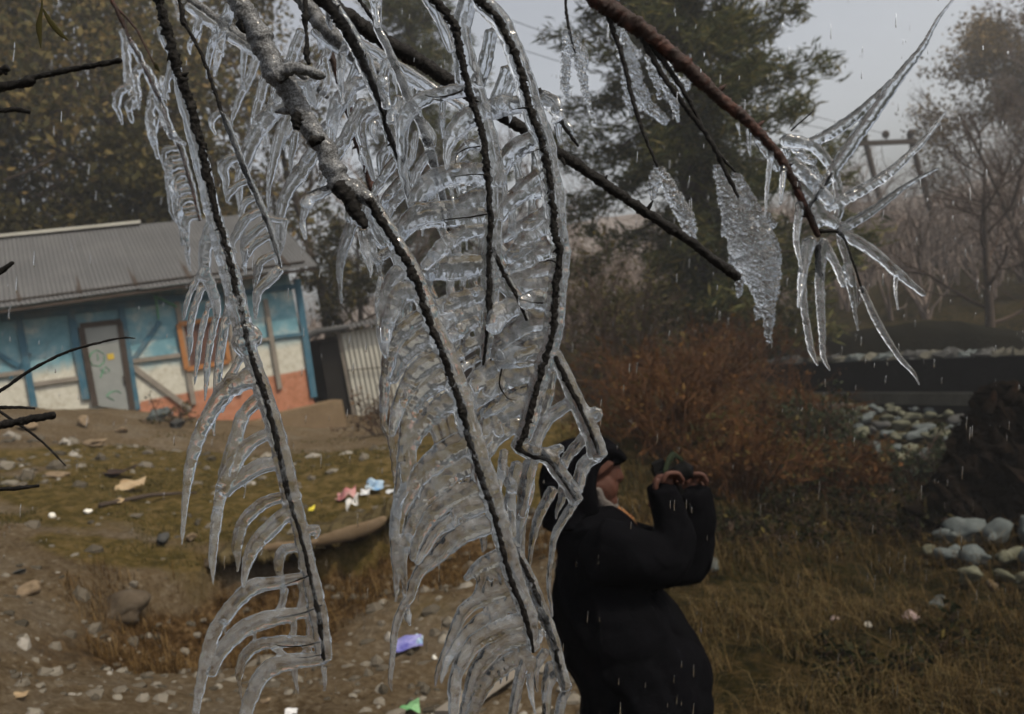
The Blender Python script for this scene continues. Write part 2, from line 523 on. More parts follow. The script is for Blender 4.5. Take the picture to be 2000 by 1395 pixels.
def groundmat():
    m, nt, b = mat_new('bare_ground')
    at = nt.nodes.new('ShaderNodeAttribute'); at.attribute_name = 'cover'
    sp = nt.nodes.new('ShaderNodeSeparateColor'); nt.links.new(at.outputs['Color'], sp.inputs[0])
    big = noise(nt, 1.1, 6, .65, .4)
    fine = noise(nt, 22, 8, .75)
    dirt = mixc(nt, .55, ramp(nt, big, [(.3, (.05, .032, .015)), (.5, (.115, .077, .038)), (.7, (.165, .14, .108))]),
                ramp(nt, fine, [(.32, (.014, .010, .006)), (.46, (.07, .052, .032)), (.58, (.14, .115, .08)), (.74, (.31, .28, .22))]))
    turf = ramp(nt, noise(nt, 9, 8, .75), [(.32, (.028, .024, .007)), (.48, (.07, .052, .016)), (.58, (.115, .08, .03)), (.72, (.19, .145, .085))])
    brown = ramp(nt, noise(nt, 14, 8, .75), [(.34, (.008, .005, .002)), (.46, (.04, .022, .008)), (.56, (.09, .055, .024)), (.72, (.20, .145, .085))])
    litter = ramp(nt, noise(nt, 7, 9, .75), [(.34, (.004, .004, .0015)), (.47, (.015, .013, .004)), (.58, (.04, .027, .010)), (.74, (.10, .07, .036))])
    rag = noise(nt, 5, 7, .7)

    def edge(sock, a=.30, bb=.62):
        s = nt.nodes.new('ShaderNodeMath'); s.operation = 'MULTIPLY_ADD'; s.inputs[1].default_value = .55; nt.links.new(rag, s.inputs[0])
        s2 = nt.nodes.new('ShaderNodeMath'); s2.operation = 'ADD'; s2.inputs[1].default_value = -.275; nt.links.new(sock, s.inputs[2]); nt.links.new(s.outputs[0], s2.inputs[0])
        mr = nt.nodes.new('ShaderNodeMapRange'); mr.inputs['From Min'].default_value = a; mr.inputs['From Max'].default_value = bb
        nt.links.new(s2.outputs[0], mr.inputs['Value']); return mr.outputs[0]
    c = mixc(nt, edge(sp.outputs[0]), dirt, turf)
    c = mixc(nt, edge(sp.outputs[1]), c, brown)
    c = mixc(nt, edge(sp.outputs[2]), c, litter)
    nt.links.new(c, b.inputs['Base Color']); b.inputs['Roughness'].default_value = .95
    b.inputs['Specular IOR Level'].default_value = .03
    bump(nt, b, fine, 1.0, .05)
    return m


tag(link('ground', gme, groundmat()), kind='structure')

# a low wooded ridge beyond the valley
rx = np.linspace(-200, 200, 90); ridge = []
for k, (yo, hf) in enumerate([(70, 0), (80, .55), (92, 1), (108, .6), (122, 0)]):
    h = (7 + 3 * np.sin(rx / 37) + 3 * np.sin(rx / 13 + 1) + 6 * sstep(20, -100, rx)) * hf
    ridge.append(np.stack([rx, np.full_like(rx, yo), h - .6], 1))
rv = np.concatenate(ridge); r_, c_ = np.meshgrid(np.arange(4), np.arange(89), indexing='ij'); i0 = (r_ * 90 + c_).ravel()
tag(link('hills', mesh_np('hills', rv, np.stack([i0, i0 + 1, i0 + 91, i0 + 90], 1), None, True),
         surf('haze_paled_woodland', [(0, (.08, .068, .058)), (1, (.20, .17, .15))], .12, .95)), kind='structure')  # woodland colour lightened to carry the distant haze

# haze
hm = bpy.data.materials.new('haze'); hm.use_nodes = True
hnt = hm.node_tree; hnt.nodes.remove(hnt.nodes['Principled BSDF'])
pv = hnt.nodes.new('ShaderNodeVolumePrincipled')
pv.inputs['Color'].default_value = (.95, .97, 1.0, 1); pv.inputs['Density'].default_value = .0021; pv.inputs['Anisotropy'].default_value = .2
hnt.links.new(pv.outputs[0], hnt.nodes['Material Output'].inputs['Volume'])
hb = MB(); hb.box((0, 54, 10), 470, 150, 30)
tag(hb.build('haze', hm), kind='stuff')

# ------------------------------------------------------------------ trees
def leaf_np(C, size, aspect=.5, jitter=.35, droop=0.0, axis=None):
    """One small bent leaf quad at each centre C."""
    n = len(C)
    a = RNG.normal(size=(n, 3)) if axis is None else axis + RNG.normal(size=(n, 3)) * .35
    a[:, 2] -= droop
    a /= np.linalg.norm(a, axis=1)[:, None]
    b = np.cross(a, RNG.normal(size=(n, 3))); b /= np.linalg.norm(b, axis=1)[:, None] + 1e-9
    s = size * (1 + jitter * RNG.normal(size=n)).clip(.35, 2)
    L, Wd = (a * s[:, None]) / 2, (b * (s * aspect)[:, None]) / 2
    V = np.stack([C - L, C + Wd * .9, C + L, C - Wd * .9], 1).reshape(-1, 3)
    return V, np.arange(n * 4).reshape(-1, 4)


def limb_path(a, d, L, n=6, wig=.12, rise=0.0):
    p = [np.array(a, float)]; d = np.array(d, float); d /= np.linalg.norm(d)
    for i in range(n):
        d = d + RNG.normal(size=3) * wig; d[2] += rise; d /= np.linalg.norm(d)
        p.append(p[-1] + d * L / n)
    return np.array(p)


def grow(mb, a, d, L, r, level, spread=.75, tips=None, kids=(3, 5), wig=.13, rise=.03, shrink=.62, sides=5):
    path = limb_path(a, d, L, 5, wig, rise)
    mb.tube(path, np.linspace(r, r * .45, len(path)), sides if level > 1 else 4)
    if tips is not None and level <= 1: tips.append(path[2:])
    if level == 0: return
    for k in range(random.randint(*kids)):
        t = random.uniform(.3, 1.0); i = min(int(t * 5), 4)
        base = path[i] + (path[i + 1] - path[i]) * (t * 5 - i)
        td = path[i + 1] - path[i]; td /= np.linalg.norm(td)
        nd = td + RNG.normal(size=3) * spread
        grow(mb, base, nd, L * shrink * random.uniform(.75, 1.15), r * .5, level - 1, spread, tips, kids, wig, rise, shrink, sides)


def tree(name, label, cat, base, H, r, mats, levels=3, leaf=.12, per=30, cloud=.35, lean=(0, 0), group=None, clear=.25, spread=.75, kids=(3, 5), rise=.03, crown_name='crown', nlimb=9, limbL=.38, aspect=.5):
    base = np.array(base, float)
    t = thing(name, label, cat, base, 0, group)
    tm = MB(); top = np.array([lean[0], lean[1], 1.0])
    path = limb_path((0, 0, -.25), top, H, 9, .05, .02)
    tm.tube(path, np.linspace(r, r * .22, len(path)) * np.r_[1.35, np.ones(len(path) - 1)], 9)
    tips = []; bm = MB()
    for k in range(nlimb):
        f = clear + (1 - clear) * (k + random.random()) / nlimb
        i = min(int(f * 9), 8); b0 = path[i] + (path[i + 1] - path[i]) * (f * 9 - i)
        th = k * 2.4 + random.uniform(-.5, .5)
        d = np.array([math.cos(th), math.sin(th), random.uniform(.25, .9)])
        grow(bm, b0, d, H * limbL * (1.05 - .55 * f) * random.uniform(.8, 1.2), r * .42 * (1.1 - .6 * f), levels - 1, spread, tips, kids, .13, rise)
    tm.local('trunk', mats[0], t, True)
    bm.local('limbs', mats[0] if len(mats) < 3 else mats[2], t, True)
    if per and tips:
        T = np.concatenate(tips)
        pick = T[RNG.integers(0, len(T), per * len(tips))]
        C = pick + RNG.normal(size=pick.shape) * cloud * H * .05
        V, Q = leaf_np(C, leaf, aspect, .4)
        local(crown_name, mesh_np(crown_name, V, Q), mats[1], t)
    return t


def conifer(name, label, base, H, W, group=None, lo=.06, dens=1.0, tuft=.26, droop=.25, mat='needle', step=.34, lean=(0, 0), shape=.75):
    base = np.array(base, float)
    t = thing(name, label, 'tree', base, 0, group)
    tm = MB(); path = limb_path((0, 0, -.25), (lean[0], lean[1], 1), H, 10, .015, .0)
    tm.tube(path, np.linspace(H * .022, H * .003, len(path)), 9)
    bm = MB(); Cs, Ax = [], []
    z = H * lo
    while z < H * .98:
        f = z / H
        i = min(int(f * 10), 9); c = path[i] + (path[i + 1] - path[i]) * (f * 10 - i)
        R = W * (1 - f) ** shape * min(1, .55 + f * 2.2)
        for k in range(random.randint(4, 6)):
            th = random.uniform(0, 6.283); L = R * random.uniform(.55, 1.18)
            d = np.array([math.cos(th), math.sin(th), -.05 - droop * random.random() + .5 * f])
            n = 8; bp = [c]; dd = d / np.linalg.norm(d)
            for q in range(n):
                dd = dd + np.array([0, 0, (-.09 if q < 4 else .12)]) + RNG.normal(size=3) * .05; dd /= np.linalg.norm(dd)
                bp.append(bp[-1] + dd * L / n)
            bp = np.array(bp)
            bm.tube(bp, np.linspace(.012 + L * .008, .005, n + 1), 4)
            m = int(max(8, L * 26 * dens))
            u = RNG.random(m) ** .75; ii = np.clip((u * n).astype(int), 0, n - 1)
            side = np.cross(bp[-1] - bp[0], (0, 0, 1)); side /= np.linalg.norm(side) + 1e-9
            off = (RNG.random(m) * 2 - 1) * (.12 + .34 * L * (1 - u) * .8 + .08)
            ctr = bp[ii] + (bp[ii + 1] - bp[ii]) * RNG.random(m)[:, None] + side * off[:, None] + RNG.normal(size=(m, 3)) * [.07, .07, .13]
            ctr[:, 2] -= np.abs(off) * .22
            Cs.append(ctr); Ax.append(np.tile(dd, (m, 1)) + side * np.sign(off)[:, None] * .9)
        z += step * random.uniform(.7, 1.3) * (1.15 - .5 * f)
    C = np.concatenate(Cs); A = np.concatenate(Ax)
    A /= np.linalg.norm(A, axis=1)[:, None]
    C = np.repeat(C, 5, 0); A = np.repeat(A, 5, 0) + RNG.normal(size=(len(A) * 5, 3)) * .45
    V, Q = leaf_np(C + RNG.normal(size=C.shape) * .07, tuft * .8, .15, .3, 0, A)
    tm.local('trunk', M['trunk'], t, True); bm.local('limbs', M['trunk'], t, True)
    local('crown', mesh_np('crown', V, Q), M[mat], t)
    return t


def at(px, d, dx=0.0):
    """Foot of something whose base lies d metres in under photo column px."""
    p = P(px, 640, d); return np.array([p[0] + dx, p[1], ground(p[0], p[1])[0] - .05])


# the tall dark conifer on the right and one beyond it
conifer('conifer_tree', 'tall dark green conifer with drooping boughs right of the iced branches', at(1400, 19), 17, 4.35, None, .05, 1.45, .36, .30)
conifer('conifer_tree', 'hazy dark conifer behind the thick iced branches in the middle', at(880, 27), 17, 4.0, None, .08, .8, .34)
conifer('conifer_tree', 'greyish conifer at the far left edge behind the tin roof', at(-60, 27), 16, 4.2, None, .06, .8, .36)

tree('yellowing_tree', 'yellow-brown tree rising behind the middle of the tin roof', 'tree', at(330, 25), 12.5, .24, (M['trunk'], M['gold']), 4, .21, 17, .7, group='yellowing trees behind the house', kids=(4, 5))
tree('yellowing_tree', 'thick yellow-brown tree rising behind the left end of the tin roof', 'tree', at(95, 23), 12.0, .24, (M['trunk'], M['gold']), 4, .21, 17, .7, group='yellowing trees behind the house', clear=.12, kids=(4, 5))
tree('yellowing_tree', 'thin yellow-brown tree behind the shed, partly bare', 'tree', at(640, 28), 11.0, .20, (M['trunk'], M['gold']), 4, .15, 6, .5, group='yellowing trees behind the house', kids=(3, 5))
tree('yellowing_tree', 'broad yellow-brown tree in the gap left of the iced branches', 'tree', at(470, 31), 13.5, .24, (M['trunk'], M['gold']), 4, .22, 13, .75, group='yellowing trees behind the house', kids=(4, 5))
tree('yellowing_tree', 'far yellow-brown tree above the ridge cap of the tin roof', 'tree', at(190, 33), 15.5, .26, (M['trunk'], M['gold']), 4, .22, 13, .75, group='yellowing trees behind the house', kids=(4, 5), clear=.15)
tree('green_tree', 'dull green tree low behind the left half of the tin roof', 'tree', at(210, 21), 6.2, .16, (M['trunk'], M['olive']), 4, .18, 24, .75, clear=.1, kids=(4, 5))
tree('green_tree', 'dull green tree beside the right gable of the house', 'tree', at(690, 22.5), 4.6, .12, (M['trunk'], M['olive']), 4, .13, 10, .5, clear=.1)
tree('green_tree', 'dull green tree filling the left edge above the roof', 'tree', at(-90, 20), 7.5, .16, (M['trunk'], M['olive']), 4, .15, 20, .6, clear=.1, kids=(4, 5))
tree('birch_tree', 'pale yellowish hazy tree at the right edge against the sky', 'tree', at(2075, 42), 11.0, .18, (M['pale_twig'], M['haze_gold']), 4, .20, 26, .75, kids=(4, 5), spread=.5, rise=.08)
tree('birch_tree', 'tall hazy tree beyond the right edge with sparse yellow leaves', 'tree', at(2290, 38), 13, .22, (M['pale_twig'], M['haze_gold']), 4, .20, 26, .75, kids=(4, 5), spread=.5, rise=.08)

BT = [('bare tree with a forked dark trunk standing in front of the right thicket', at(1930, 21), 4.6, .13, 4), ('slender bare tree right of the forked bare tree', at(2040, 24), 6.2, .12, 4),
      ('bare hazy tree between the two power poles', at(1760, 40), 6.0, .12, 4), ('bare hazy tree left of the power poles', at(1640, 38), 5.5, .12, 4), ('bare hazy tree directly right of the conifer', at(1560, 36), 5.0, .12, 4),
      ('bare brownish tree at the far right edge', at(2110, 29), 8.5, .14, 4), ('bare brownish tree seen between the conifer and the iced branches', at(1130, 30), 7.2, .14, 4), ('bare brownish tree behind the middle of the iced branches', at(1010, 25), 6.0, .13, 4),
      ('bare brownish tree behind the shed', at(790, 26), 6.6, .13, 4), ('bare brownish tree beyond the right gable of the house', at(585, 30), 8.4, .14, 4)]
for lb, b_, h_, r_, lv in BT:
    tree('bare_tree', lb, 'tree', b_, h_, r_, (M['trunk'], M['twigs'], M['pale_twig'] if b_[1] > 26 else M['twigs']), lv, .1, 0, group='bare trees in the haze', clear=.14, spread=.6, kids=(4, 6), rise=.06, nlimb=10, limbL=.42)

# thicket far behind: one mass of twigs nobody could count
mb = MB()
for k in range(900):
    px = random.uniform(-150, 2250) if k < 420 else random.uniform(950, 2300); d = random.uniform(24 if k > 420 else 34, 58)
    b_ = at(px, d); h_ = random.uniform(2.0, 5.0)
    for q in range(4):
        mb.tube(limb_path(b_, (random.uniform(-.3, .3), random.uniform(-.3, .3), 1), h_ * random.uniform(.6, 1), 5, .16, .04), np.linspace(.045, .012, 6), 4, cap=False)
    for q in range(14):
        p = b_ + np.array([random.uniform(-.8, .8), random.uniform(-.8, .8), h_ * random.uniform(.3, .95)])
        mb.tube(limb_path(p, RNG.normal(size=3) + (0, 0, .6), random.uniform(.6, 1.5), 3, .2), np.linspace(.018, .006, 4), 3, cap=False)
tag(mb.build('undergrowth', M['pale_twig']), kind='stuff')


def bush(name, label, base, R, H, mats, nst=26, per=26, leaf=.07, group=None, spread=.9, cat='bush', stems=2, aspect=.5):
    base = np.array(base, float); t = thing(name, label, cat, base, 0, group)
    sm = MB(); tips = []
    for k in range(nst):
        th = random.uniform(0, 6.283); rr = R * .35 * math.sqrt(random.random())
        d = np.array([math.cos(th) * spread * random.random() * R / H, math.sin(th) * spread * random.random() * R / H, 1.0])
        grow(sm, (rr * math.cos(th), rr * math.sin(th), -.08), d, H * random.uniform(.6, 1.05), .012 + H * .004, stems, .55, tips, (3, 4), .12, .0, .55, 4)
    sm.local('stems', mats[0], t)
    if per:
        T = np.concatenate(tips); pick = T[RNG.integers(0, len(T), per * nst)]
        V, Q = leaf_np(pick + RNG.normal(size=pick.shape) * R * .05, leaf, aspect, .45, .2)
        local('leaves', mesh_np('leaves', V, Q), mats[1], t)
    return t


bush('willow_bush', 'big olive green willow bush right of the hanging ice', at(1195, 15), 1.5, 2.2, (M['twigs'], M['olive']), 34, 90, .10, aspect=.3)
bush('willow_bush', 'olive bush at the foot of the tall conifer', at(1370, 17), 1.2, 1.5, (M['twigs'], M['olive']), 26, 60, .09, aspect=.35)
bush('willow_bush', 'dark tangled bush behind the hooded man', G(1150, 790), 1.2, 1.0, (M['twigs'], M['olive']), 26, 26, .07)
RB = [(1330,820,.9,.9),(1430,760,1.3,1.0),(1480,860,1.0,.8),(1380,900,.7,.75),(1555,850,.7,.6),(1290,880,.6,.7),(1500,950,.7,.7),(1590,940,.6,.5),(1440,970,.5,.55),(1650,970,.5,.4),(1350,730,1.3,1.0),(1520,730,1.4,.9)]
names = ['behind the raised camera','under the tall conifer','halfway down the bank','close above the raised hands','beside the boulder heap','just right of the hood','on the lower bank','left of the fallen log','right of the raised elbow','below the green bush','left of the tall conifer foot','in front of the stone channel']
for (px, py, R, H), nm in zip(RB, names):
    q = random.random()
    kind, lm = ('rust brown dry bush ', 'rust') if q < .62 else ('olive brown dry bush ', 'olive') if q < .85 else ('dark green tangled bush ', 'green')
    bush('dry_bush', kind + nm, G(px, py), R * 1.1, H * random.uniform(.8, 1.45), (M['rust_twig'], M[lm]), 46, 24, .055, group='dry bushes on the bank', spread=1.2)
bush('green_bush', 'grey-green bush between the rusty bushes and the boulders', G(1580, 890), .7, .7, (M['twigs'], M['green']), 26, 70, .06)
for (px, py, R, H), nm in zip([(1480, 990, .7, .3), (1640, 1010, .8, .3), (1560, 1060, .6, .25), (1760, 1040, .6, .35), (1420, 1060, .5, .3), (1700, 1330, .5, .2), (1850, 1260, .5, .18)], ['right of the raised elbow', 'left of the fallen stump', 'in the hollow of the lower bank', 'at the foot of the fallen stump', 'close behind the man', 'near the bottom of the lower bank', 'below the beige stone']):
    bush('low_bramble', 'low dark green bramble ' + nm, G(px, py), R, H, (M['twigs'], M['dark_leaf']), 22, 60, .045, group='brambles on the lower bank')
bush('green_bush', 'small green bush at the foot of the boulder heap', G(1790, 950), .6, .5, (M['twigs'], M['green']), 22, 60, .05)
bush('dry_shrub', 'dark dry shrub in front of the corrugated shed', G(755, 850), .55, .7, (M['twigs'], M['rust']), 22, 30, .06)
bush('dry_shrub', 'dry grass clump at the earth plinth below the house wall', G(330, 830), .7, .4, (M['twigs'], M['olive']), 18, 20, .05)

# grass and litter
def blades(n, region, h, mat, name, w=.006, lean=.7):
    Vs, Qs = [], []
    pts = region(n); n = len(pts)
    th = RNG.uniform(0, 6.283, n); hh = h * RNG.uniform(.4, 1.25, n); ln = lean * RNG.uniform(.2, 1.3, n)
    dirv = np.stack([np.cos(th), np.sin(th), np.zeros(n)], 1); sd = np.stack([-np.sin(th), np.cos(th), np.zeros(n)], 1)
    dist = np.clip(pts[:, 1] / 5, .7, 3)
    W_ = sd * (w * dist)[:, None]
    m = pts + dirv * (hh * ln * .35)[:, None] + np.array([0, 0, 1]) * (hh * .65)[:, None]
    tp = pts + dirv * (hh * ln)[:, None] + np.array([0, 0, 1]) * (hh * (1 - .35 * ln).clip(.25))[:, None]
    V = np.stack([pts - W_, pts + W_, m + W_ * .7, m - W_ * .7, tp + W_ * .15, tp - W_ * .15], 1).reshape(-1, 3)
    b_ = np.arange(n)[:, None] * 6
    Q = np.concatenate([b_ + [0, 1, 2, 3], b_ + [3, 2, 4, 5]])
    return tag(link(name, mesh_np(name, V, Q), M[mat]), kind='stuff')


def area(x0, x1, y0, y1, cond=None, clump=0):
    def f(n):
        y = y0 * (y1 / y0) ** RNG.random(n); x = (x0 + (x1 - x0) * RNG.random(n)) * y
        p = np.stack([x, y, np.zeros(n)], 1)
        if clump: p[:, :2] += 0
        keep = np.ones(n, bool)
        if cond is not None: keep = cond(p)
        p = p[keep]; p[:, 2] = ground(p[:, 0], p[:, 1]) - .01
        return p
    return f


def is_right(p): return (p[:, 0] > .2 + .035 * p[:, 1] + .2 * wob(p, .6, 1)) & (wob(p, 1.6, 3) > -.55)
def is_bank(p):
    d = edge_y(p[:, 0]) - p[:, 1]
    return (p[:, 0] > EDGE[0, 0] - .3) & (p[:, 0] < .9) & (d > -.15) & (d < 1.2) & (wob(p, 1.8, 2) > -.25)
def is_turf(p):
    d = edge_y(p[:, 0]) - p[:, 1]
    return (d < -.05) & (p[:, 0] > -5.5) & (p[:, 0] < 1.0) & (wob(p, .7, 4) > .0)


blades(34000, area(-.1, 1.0, 2.2, 10, is_right), .19, 'litter', 'dry_grass', .0024, 1.2)
gS = G(1500, 1290)
blades(9000, area(.05, .75, 2.6, 6.5, lambda p: is_right(p) & (np.hypot((p[:, 0] - gS[0]) / 1.1, (p[:, 1] - gS[1]) / 1.3) + .4 * wob(p, .9, 3) < 1)), .24, 'straw', 'long_grass', .0022, 1.5)
blades(11000, area(.0, 1.0, 2.2, 13, is_right), .10, 'weed', 'weeds', .004, .9)
blades(24000, area(-.6, .25, 4, 7, is_bank), .12, 'bankstraw', 'bank_grass', .0022, 1.0)
blades(30000, area(-.7, .25, 5.2, 14, is_turf), .045, 'turf', 'turf_grass', .003, .9)

# loose stones in the earth
mb = MB(); ico = None
import bmesh


def ico_np(sub):
    bm_ = bmesh.new(); bmesh.ops.create_icosphere(bm_, subdivisions=sub, radius=1)
    V = np.array([v.co[:] for v in bm_.verts]); T = np.array([[v.index for v in f.verts] for f in bm_.faces]); bm_.free(); return V, T


IV, IT = ico_np(1)
pts = area(-.75, .3, 2.6, 11, lambda p: (p[:, 0] < .1 + .02 * p[:, 1]) & (wob(p, .8, 2) > -.6) & ((edge_y(p[:, 0]) - p[:, 1] > 0) | (p[:, 0] < -4.5) | (RNG.random(len(p)) < .22)))(15000)
nst = len(pts); sc = (.005 + .05 * RNG.random(nst) ** 9) * np.clip(pts[:, 1] / 4.5, .7, 2)
jit = 1 + RNG.normal(size=(nst, len(IV), 1)) * .13
V = IV[None] * jit * (sc[:, None] * (1 + .35 * RNG.normal(size=(nst, 3)).clip(-1, 1)))[:, None, :] * [1, 1, .7] + (pts + [0, 0, .004])[:, None, :]
T = (IT[None] + (np.arange(nst) * len(IV))[:, None, None]).reshape(-1, 3)
tag(link('gravel', mesh_np('gravel', V.reshape(-1, 3), np.zeros((0, 4), int), T), M['pebble']), kind='stuff')

# ------------------------------------------------------------------ house
M['tin'] = surf('grey_tin_sheet', [(0, (.052, .053, .053)), (.5, (.08, .08, .08)), (1, (.12, .118, .115))], 1.2, .55, 30, .1, .003, .12, stretch=(1, 1, .4))
M['tin_pale'] = surf('pale_tin_sheet', [(0, (.20, .19, .16)), (.5, (.33, .32, .28)), (1, (.42, .41, .37))], 1.5, .6, 30, .1, .003, .12)
M['wood_blue'] = surf('blue_painted_timber', [(0, (.02, .05, .075)), (.5, (.04, .10, .14)), (.7, (.10, .13, .14)), (1, (.16, .15, .13))], 3, .8, 30, .4, .006)
M['wood_grey'] = surf('weathered_timber', [(0, (.10, .085, .07)), (.5, (.17, .15, .125)), (1, (.25, .22, .19))], 4, .9, 30, .5, .006)
M['wood_dark'] = surf('dark_old_timber', [(0, (.02, .016, .013)), (1, (.07, .055, .045))], 4, .9, 30, .5, .006)
M['wood_orange'] = surf('orange_window_frame', [(0, (.20, .085, .03)), (1, (.32, .15, .06))], 5, .8, 30, .4, .005)
M['wood_red'] = surf('red_brown_boards', [(0, (.055, .028, .022)), (1, (.12, .065, .05))], 4, .85, 30, .4, .005)
M['door'] = surf('grey_door_sheet', [(0, (.13, .14, .135)), (.6, (.20, .21, .20)), (1, (.28, .285, .27))], 3, .6, 30, .2, .004)
M['earth_wall'] = surf('earth_plaster', [(0, (.085, .058, .034)), (.5, (.14, .10, .06)), (1, (.20, .15, .095))], 2.5, .95, 18, .8, .02)
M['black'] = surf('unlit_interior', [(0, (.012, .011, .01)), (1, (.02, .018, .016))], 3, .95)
M['green_paint'] = surf('green_marker', [(0, (.05, .19, .10)), (1, (.12, .28, .17))], 20, .8)
M['yellow_paint'] = surf('yellow_paint', [(0, (.34, .23, .03)), (1, (.45, .33, .06))], 20, .8)


def plaster():
    """Old limewash: sky blue band at the top, bare cream below, orange band at the foot (bands by height on the wall)."""
    m, nt, b = mat_new('painted_plaster')
    at_ = nt.nodes.new('ShaderNodeAttribute'); at_.attribute_name = 'band'
    sp = nt.nodes.new('ShaderNodeSeparateColor'); nt.links.new(at_.outputs['Color'], sp.inputs[0])
    n = noise(nt, 1.6, 8, .7, .5); f = noise(nt, 9, 7, .75)
    cream = mixc(nt, noise(nt, 2.2, 8, .75, .8), ramp(nt, f, [(.3, (.24, .215, .16)), (.5, (.36, .34, .28)), (.7, (.46, .445, .38))]), ramp(nt, f, [(.3, (.36, .35, .29)), (.5, (.44, .43, .37)), (.7, (.50, .49, .43))]))
    blue = ramp(nt, n, [(.3, (.06, .15, .19)), (.5, (.13, .245, .285)), (.62, (.30, .35, .34)), (.75, (.40, .41, .36))])
    orange = ramp(nt, f, [(.3, (.21, .095, .05)), (.55, (.32, .14, .085)), (.75, (.30, .21, .15))])

    def soft(sock, amt, lo, hi):
        a = nt.nodes.new('ShaderNodeMath'); a.operation = 'MULTIPLY_ADD'; a.inputs[1].default_value = amt
        nt.links.new(n, a.inputs[0]); nt.links.new(sock, a.inputs[2])
        r = nt.nodes.new('ShaderNodeMapRange'); r.inputs['From Min'].default_value = lo + amt / 2; r.inputs['From Max'].default_value = hi + amt / 2
        nt.links.new(a.outputs[0], r.inputs['Value']); return r.outputs[0]
    c = mixc(nt, soft(sp.outputs[0], .9, .35, .75), cream, blue)
    c = mixc(nt, soft(sp.outputs[1], .3, .42, .58), c, orange)
    st_ = nt.nodes.new('ShaderNodeMapRange'); st_.inputs['From Min'].default_value = .55; st_.inputs['From Max'].default_value = .78; st_.inputs['To Max'].default_value = .75
    nt.links.new(noise(nt, 3.1, 9, .78, 1.2), st_.inputs['Value']); c = mixc(nt, st_.outputs[0], c, (.10, .075, .05))
    nt.links.new(c, b.inputs['Base Color']); b.inputs['Roughness'].default_value = .9; b.inputs['Specular IOR Level'].default_value = .06
    bump(nt, b, f, .5, .01)
    return m


M['plaster'] = plaster()
HA = P(612, 778, 17.0)                                  # right front corner of the house at its sill
yaw = math.radians(62)
hx = -np.array([math.sin(yaw), math.cos(yaw), 0])        # along the facade, to the left
hn = np.array([math.cos(yaw), -math.sin(yaw), 0])        # outward from the facade (to the viewer)
hz = np.array([0, 0, 1.0])
house = thing('painted_house', 'long low house of blue, cream and orange plaster under a grey tin roof', 'house', HA)


def fac(px, py):
    """Facade coordinates (metres left of the corner, metres up) under a photo pixel."""
    v = ray(px, py); t = ((HA - CAM) @ hn) / (v @ hn); q = CAM + t * v - HA
    return np.array([q @ hx, q[2]])


def HP(u, v, o=0.0): return HA + hx * u + hz * v + hn * o


EAVE = fac(575, 543)[1] + .24; LEN = 10.5; DEEP = 4.6
HB = -.3
# wall front, split in painted panels between the timbers: built as one sheet of wall with real thickness
wm = MB(); wm.box(HP(LEN / 2, (EAVE + HB) / 2, -.12), LEN, .24, EAVE - HB, np.stack([hx, hn, hz], 1))
# subdivide for the paint bands
NU, NV = 60, 24
us = np.linspace(0, LEN, NU); vs_ = np.linspace(HB, EAVE, NV)
U, Vv = np.meshgrid(us, vs_); W3 = HA + hx * U[..., None] + hz * Vv[..., None] + hn * .004
r_, c_ = np.meshgrid(np.arange(NV - 1), np.arange(NU - 1), indexing='ij'); i0 = (r_ * NU + c_).ravel()
wm.build('wall_core', M['earth_wall'], house)
wme = mesh_np('wall', W3.reshape(-1, 3), np.stack([i0 + 1, i0, i0 + NU, i0 + NU + 1], 1))
blue_lo = fac(560, 652)[1]; or_hi = fac(560, 728)[1]
bl = sstep(blue_lo - .35, blue_lo + .45, Vv + .25 * (U < 3.2))
org = sstep(or_hi + .06, or_hi - .06, Vv - .12 * (U > 1.5) * 0) * (U < fac(262, 740)[0])
bc = wme.color_attributes.new('band', 'FLOAT_COLOR', 'POINT')
bc.data.foreach_set('color', np.stack([bl, org, 0 * bl, 0 * bl + 1], -1).astype(np.float32).ravel())
link('wall', wme, M['plaster'], house)
gm = MB()
for u0, nm in ((0.12, 'r'), (LEN - .12, 'l')):
    gm.box(HP(u0, (EAVE + HB) / 2, -DEEP / 2), .24, DEEP - .5, EAVE - HB, np.stack([hx, hn, hz], 1))
gm.box(HP(LEN / 2, (EAVE + HB) / 2, -DEEP + .12), LEN - .6, .24, EAVE - HB, np.stack([hx, hn, hz], 1))
gm.build('rear_walls', M['earth_wall'], house)
# gables
RZ = EAVE + 1.5
for u0 in (0.0, LEN):
    g = MB(); a, b_, c_2 = HP(u0, EAVE, 0), HP(u0, EAVE, -DEEP), HP(u0, RZ, -DEEP / 2); s_ = hx * (.2 if u0 == 0 else -.2)
    g.add([a, b_, c_2, a + s_, b_ + s_, c_2 + s_], [[0, 1, 4, 3], [1, 2, 5, 4], [2, 0, 3, 5]], [[0, 2, 1], [3, 4, 5]])
    g.build('gable', M['wood_grey'], house)


def corrugated(a, ex, ey, lx, ly, pitch, amp, nrm, name, mat, parent, ny=2):
    n = max(8, int(lx / pitch * 8)); xs = np.linspace(0, lx, n); ys = np.linspace(0, ly, ny)
    X_, Y_ = np.meshgrid(xs, ys)
    Wv = np.asarray(a) + ex * X_[..., None] + ey * Y_[..., None] + nrm * (amp * np.sin(X_ / pitch * 6.283))[..., None]
    r1, c1 = np.meshgrid(np.arange(ny - 1), np.arange(n - 1), indexing='ij'); q0 = (r1 * n + c1).ravel()
    return link(name, mesh_np(name, Wv.reshape(-1, 3), np.stack([q0, q0 + 1, q0 + n + 1, q0 + n], 1), None, True), mat, parent)


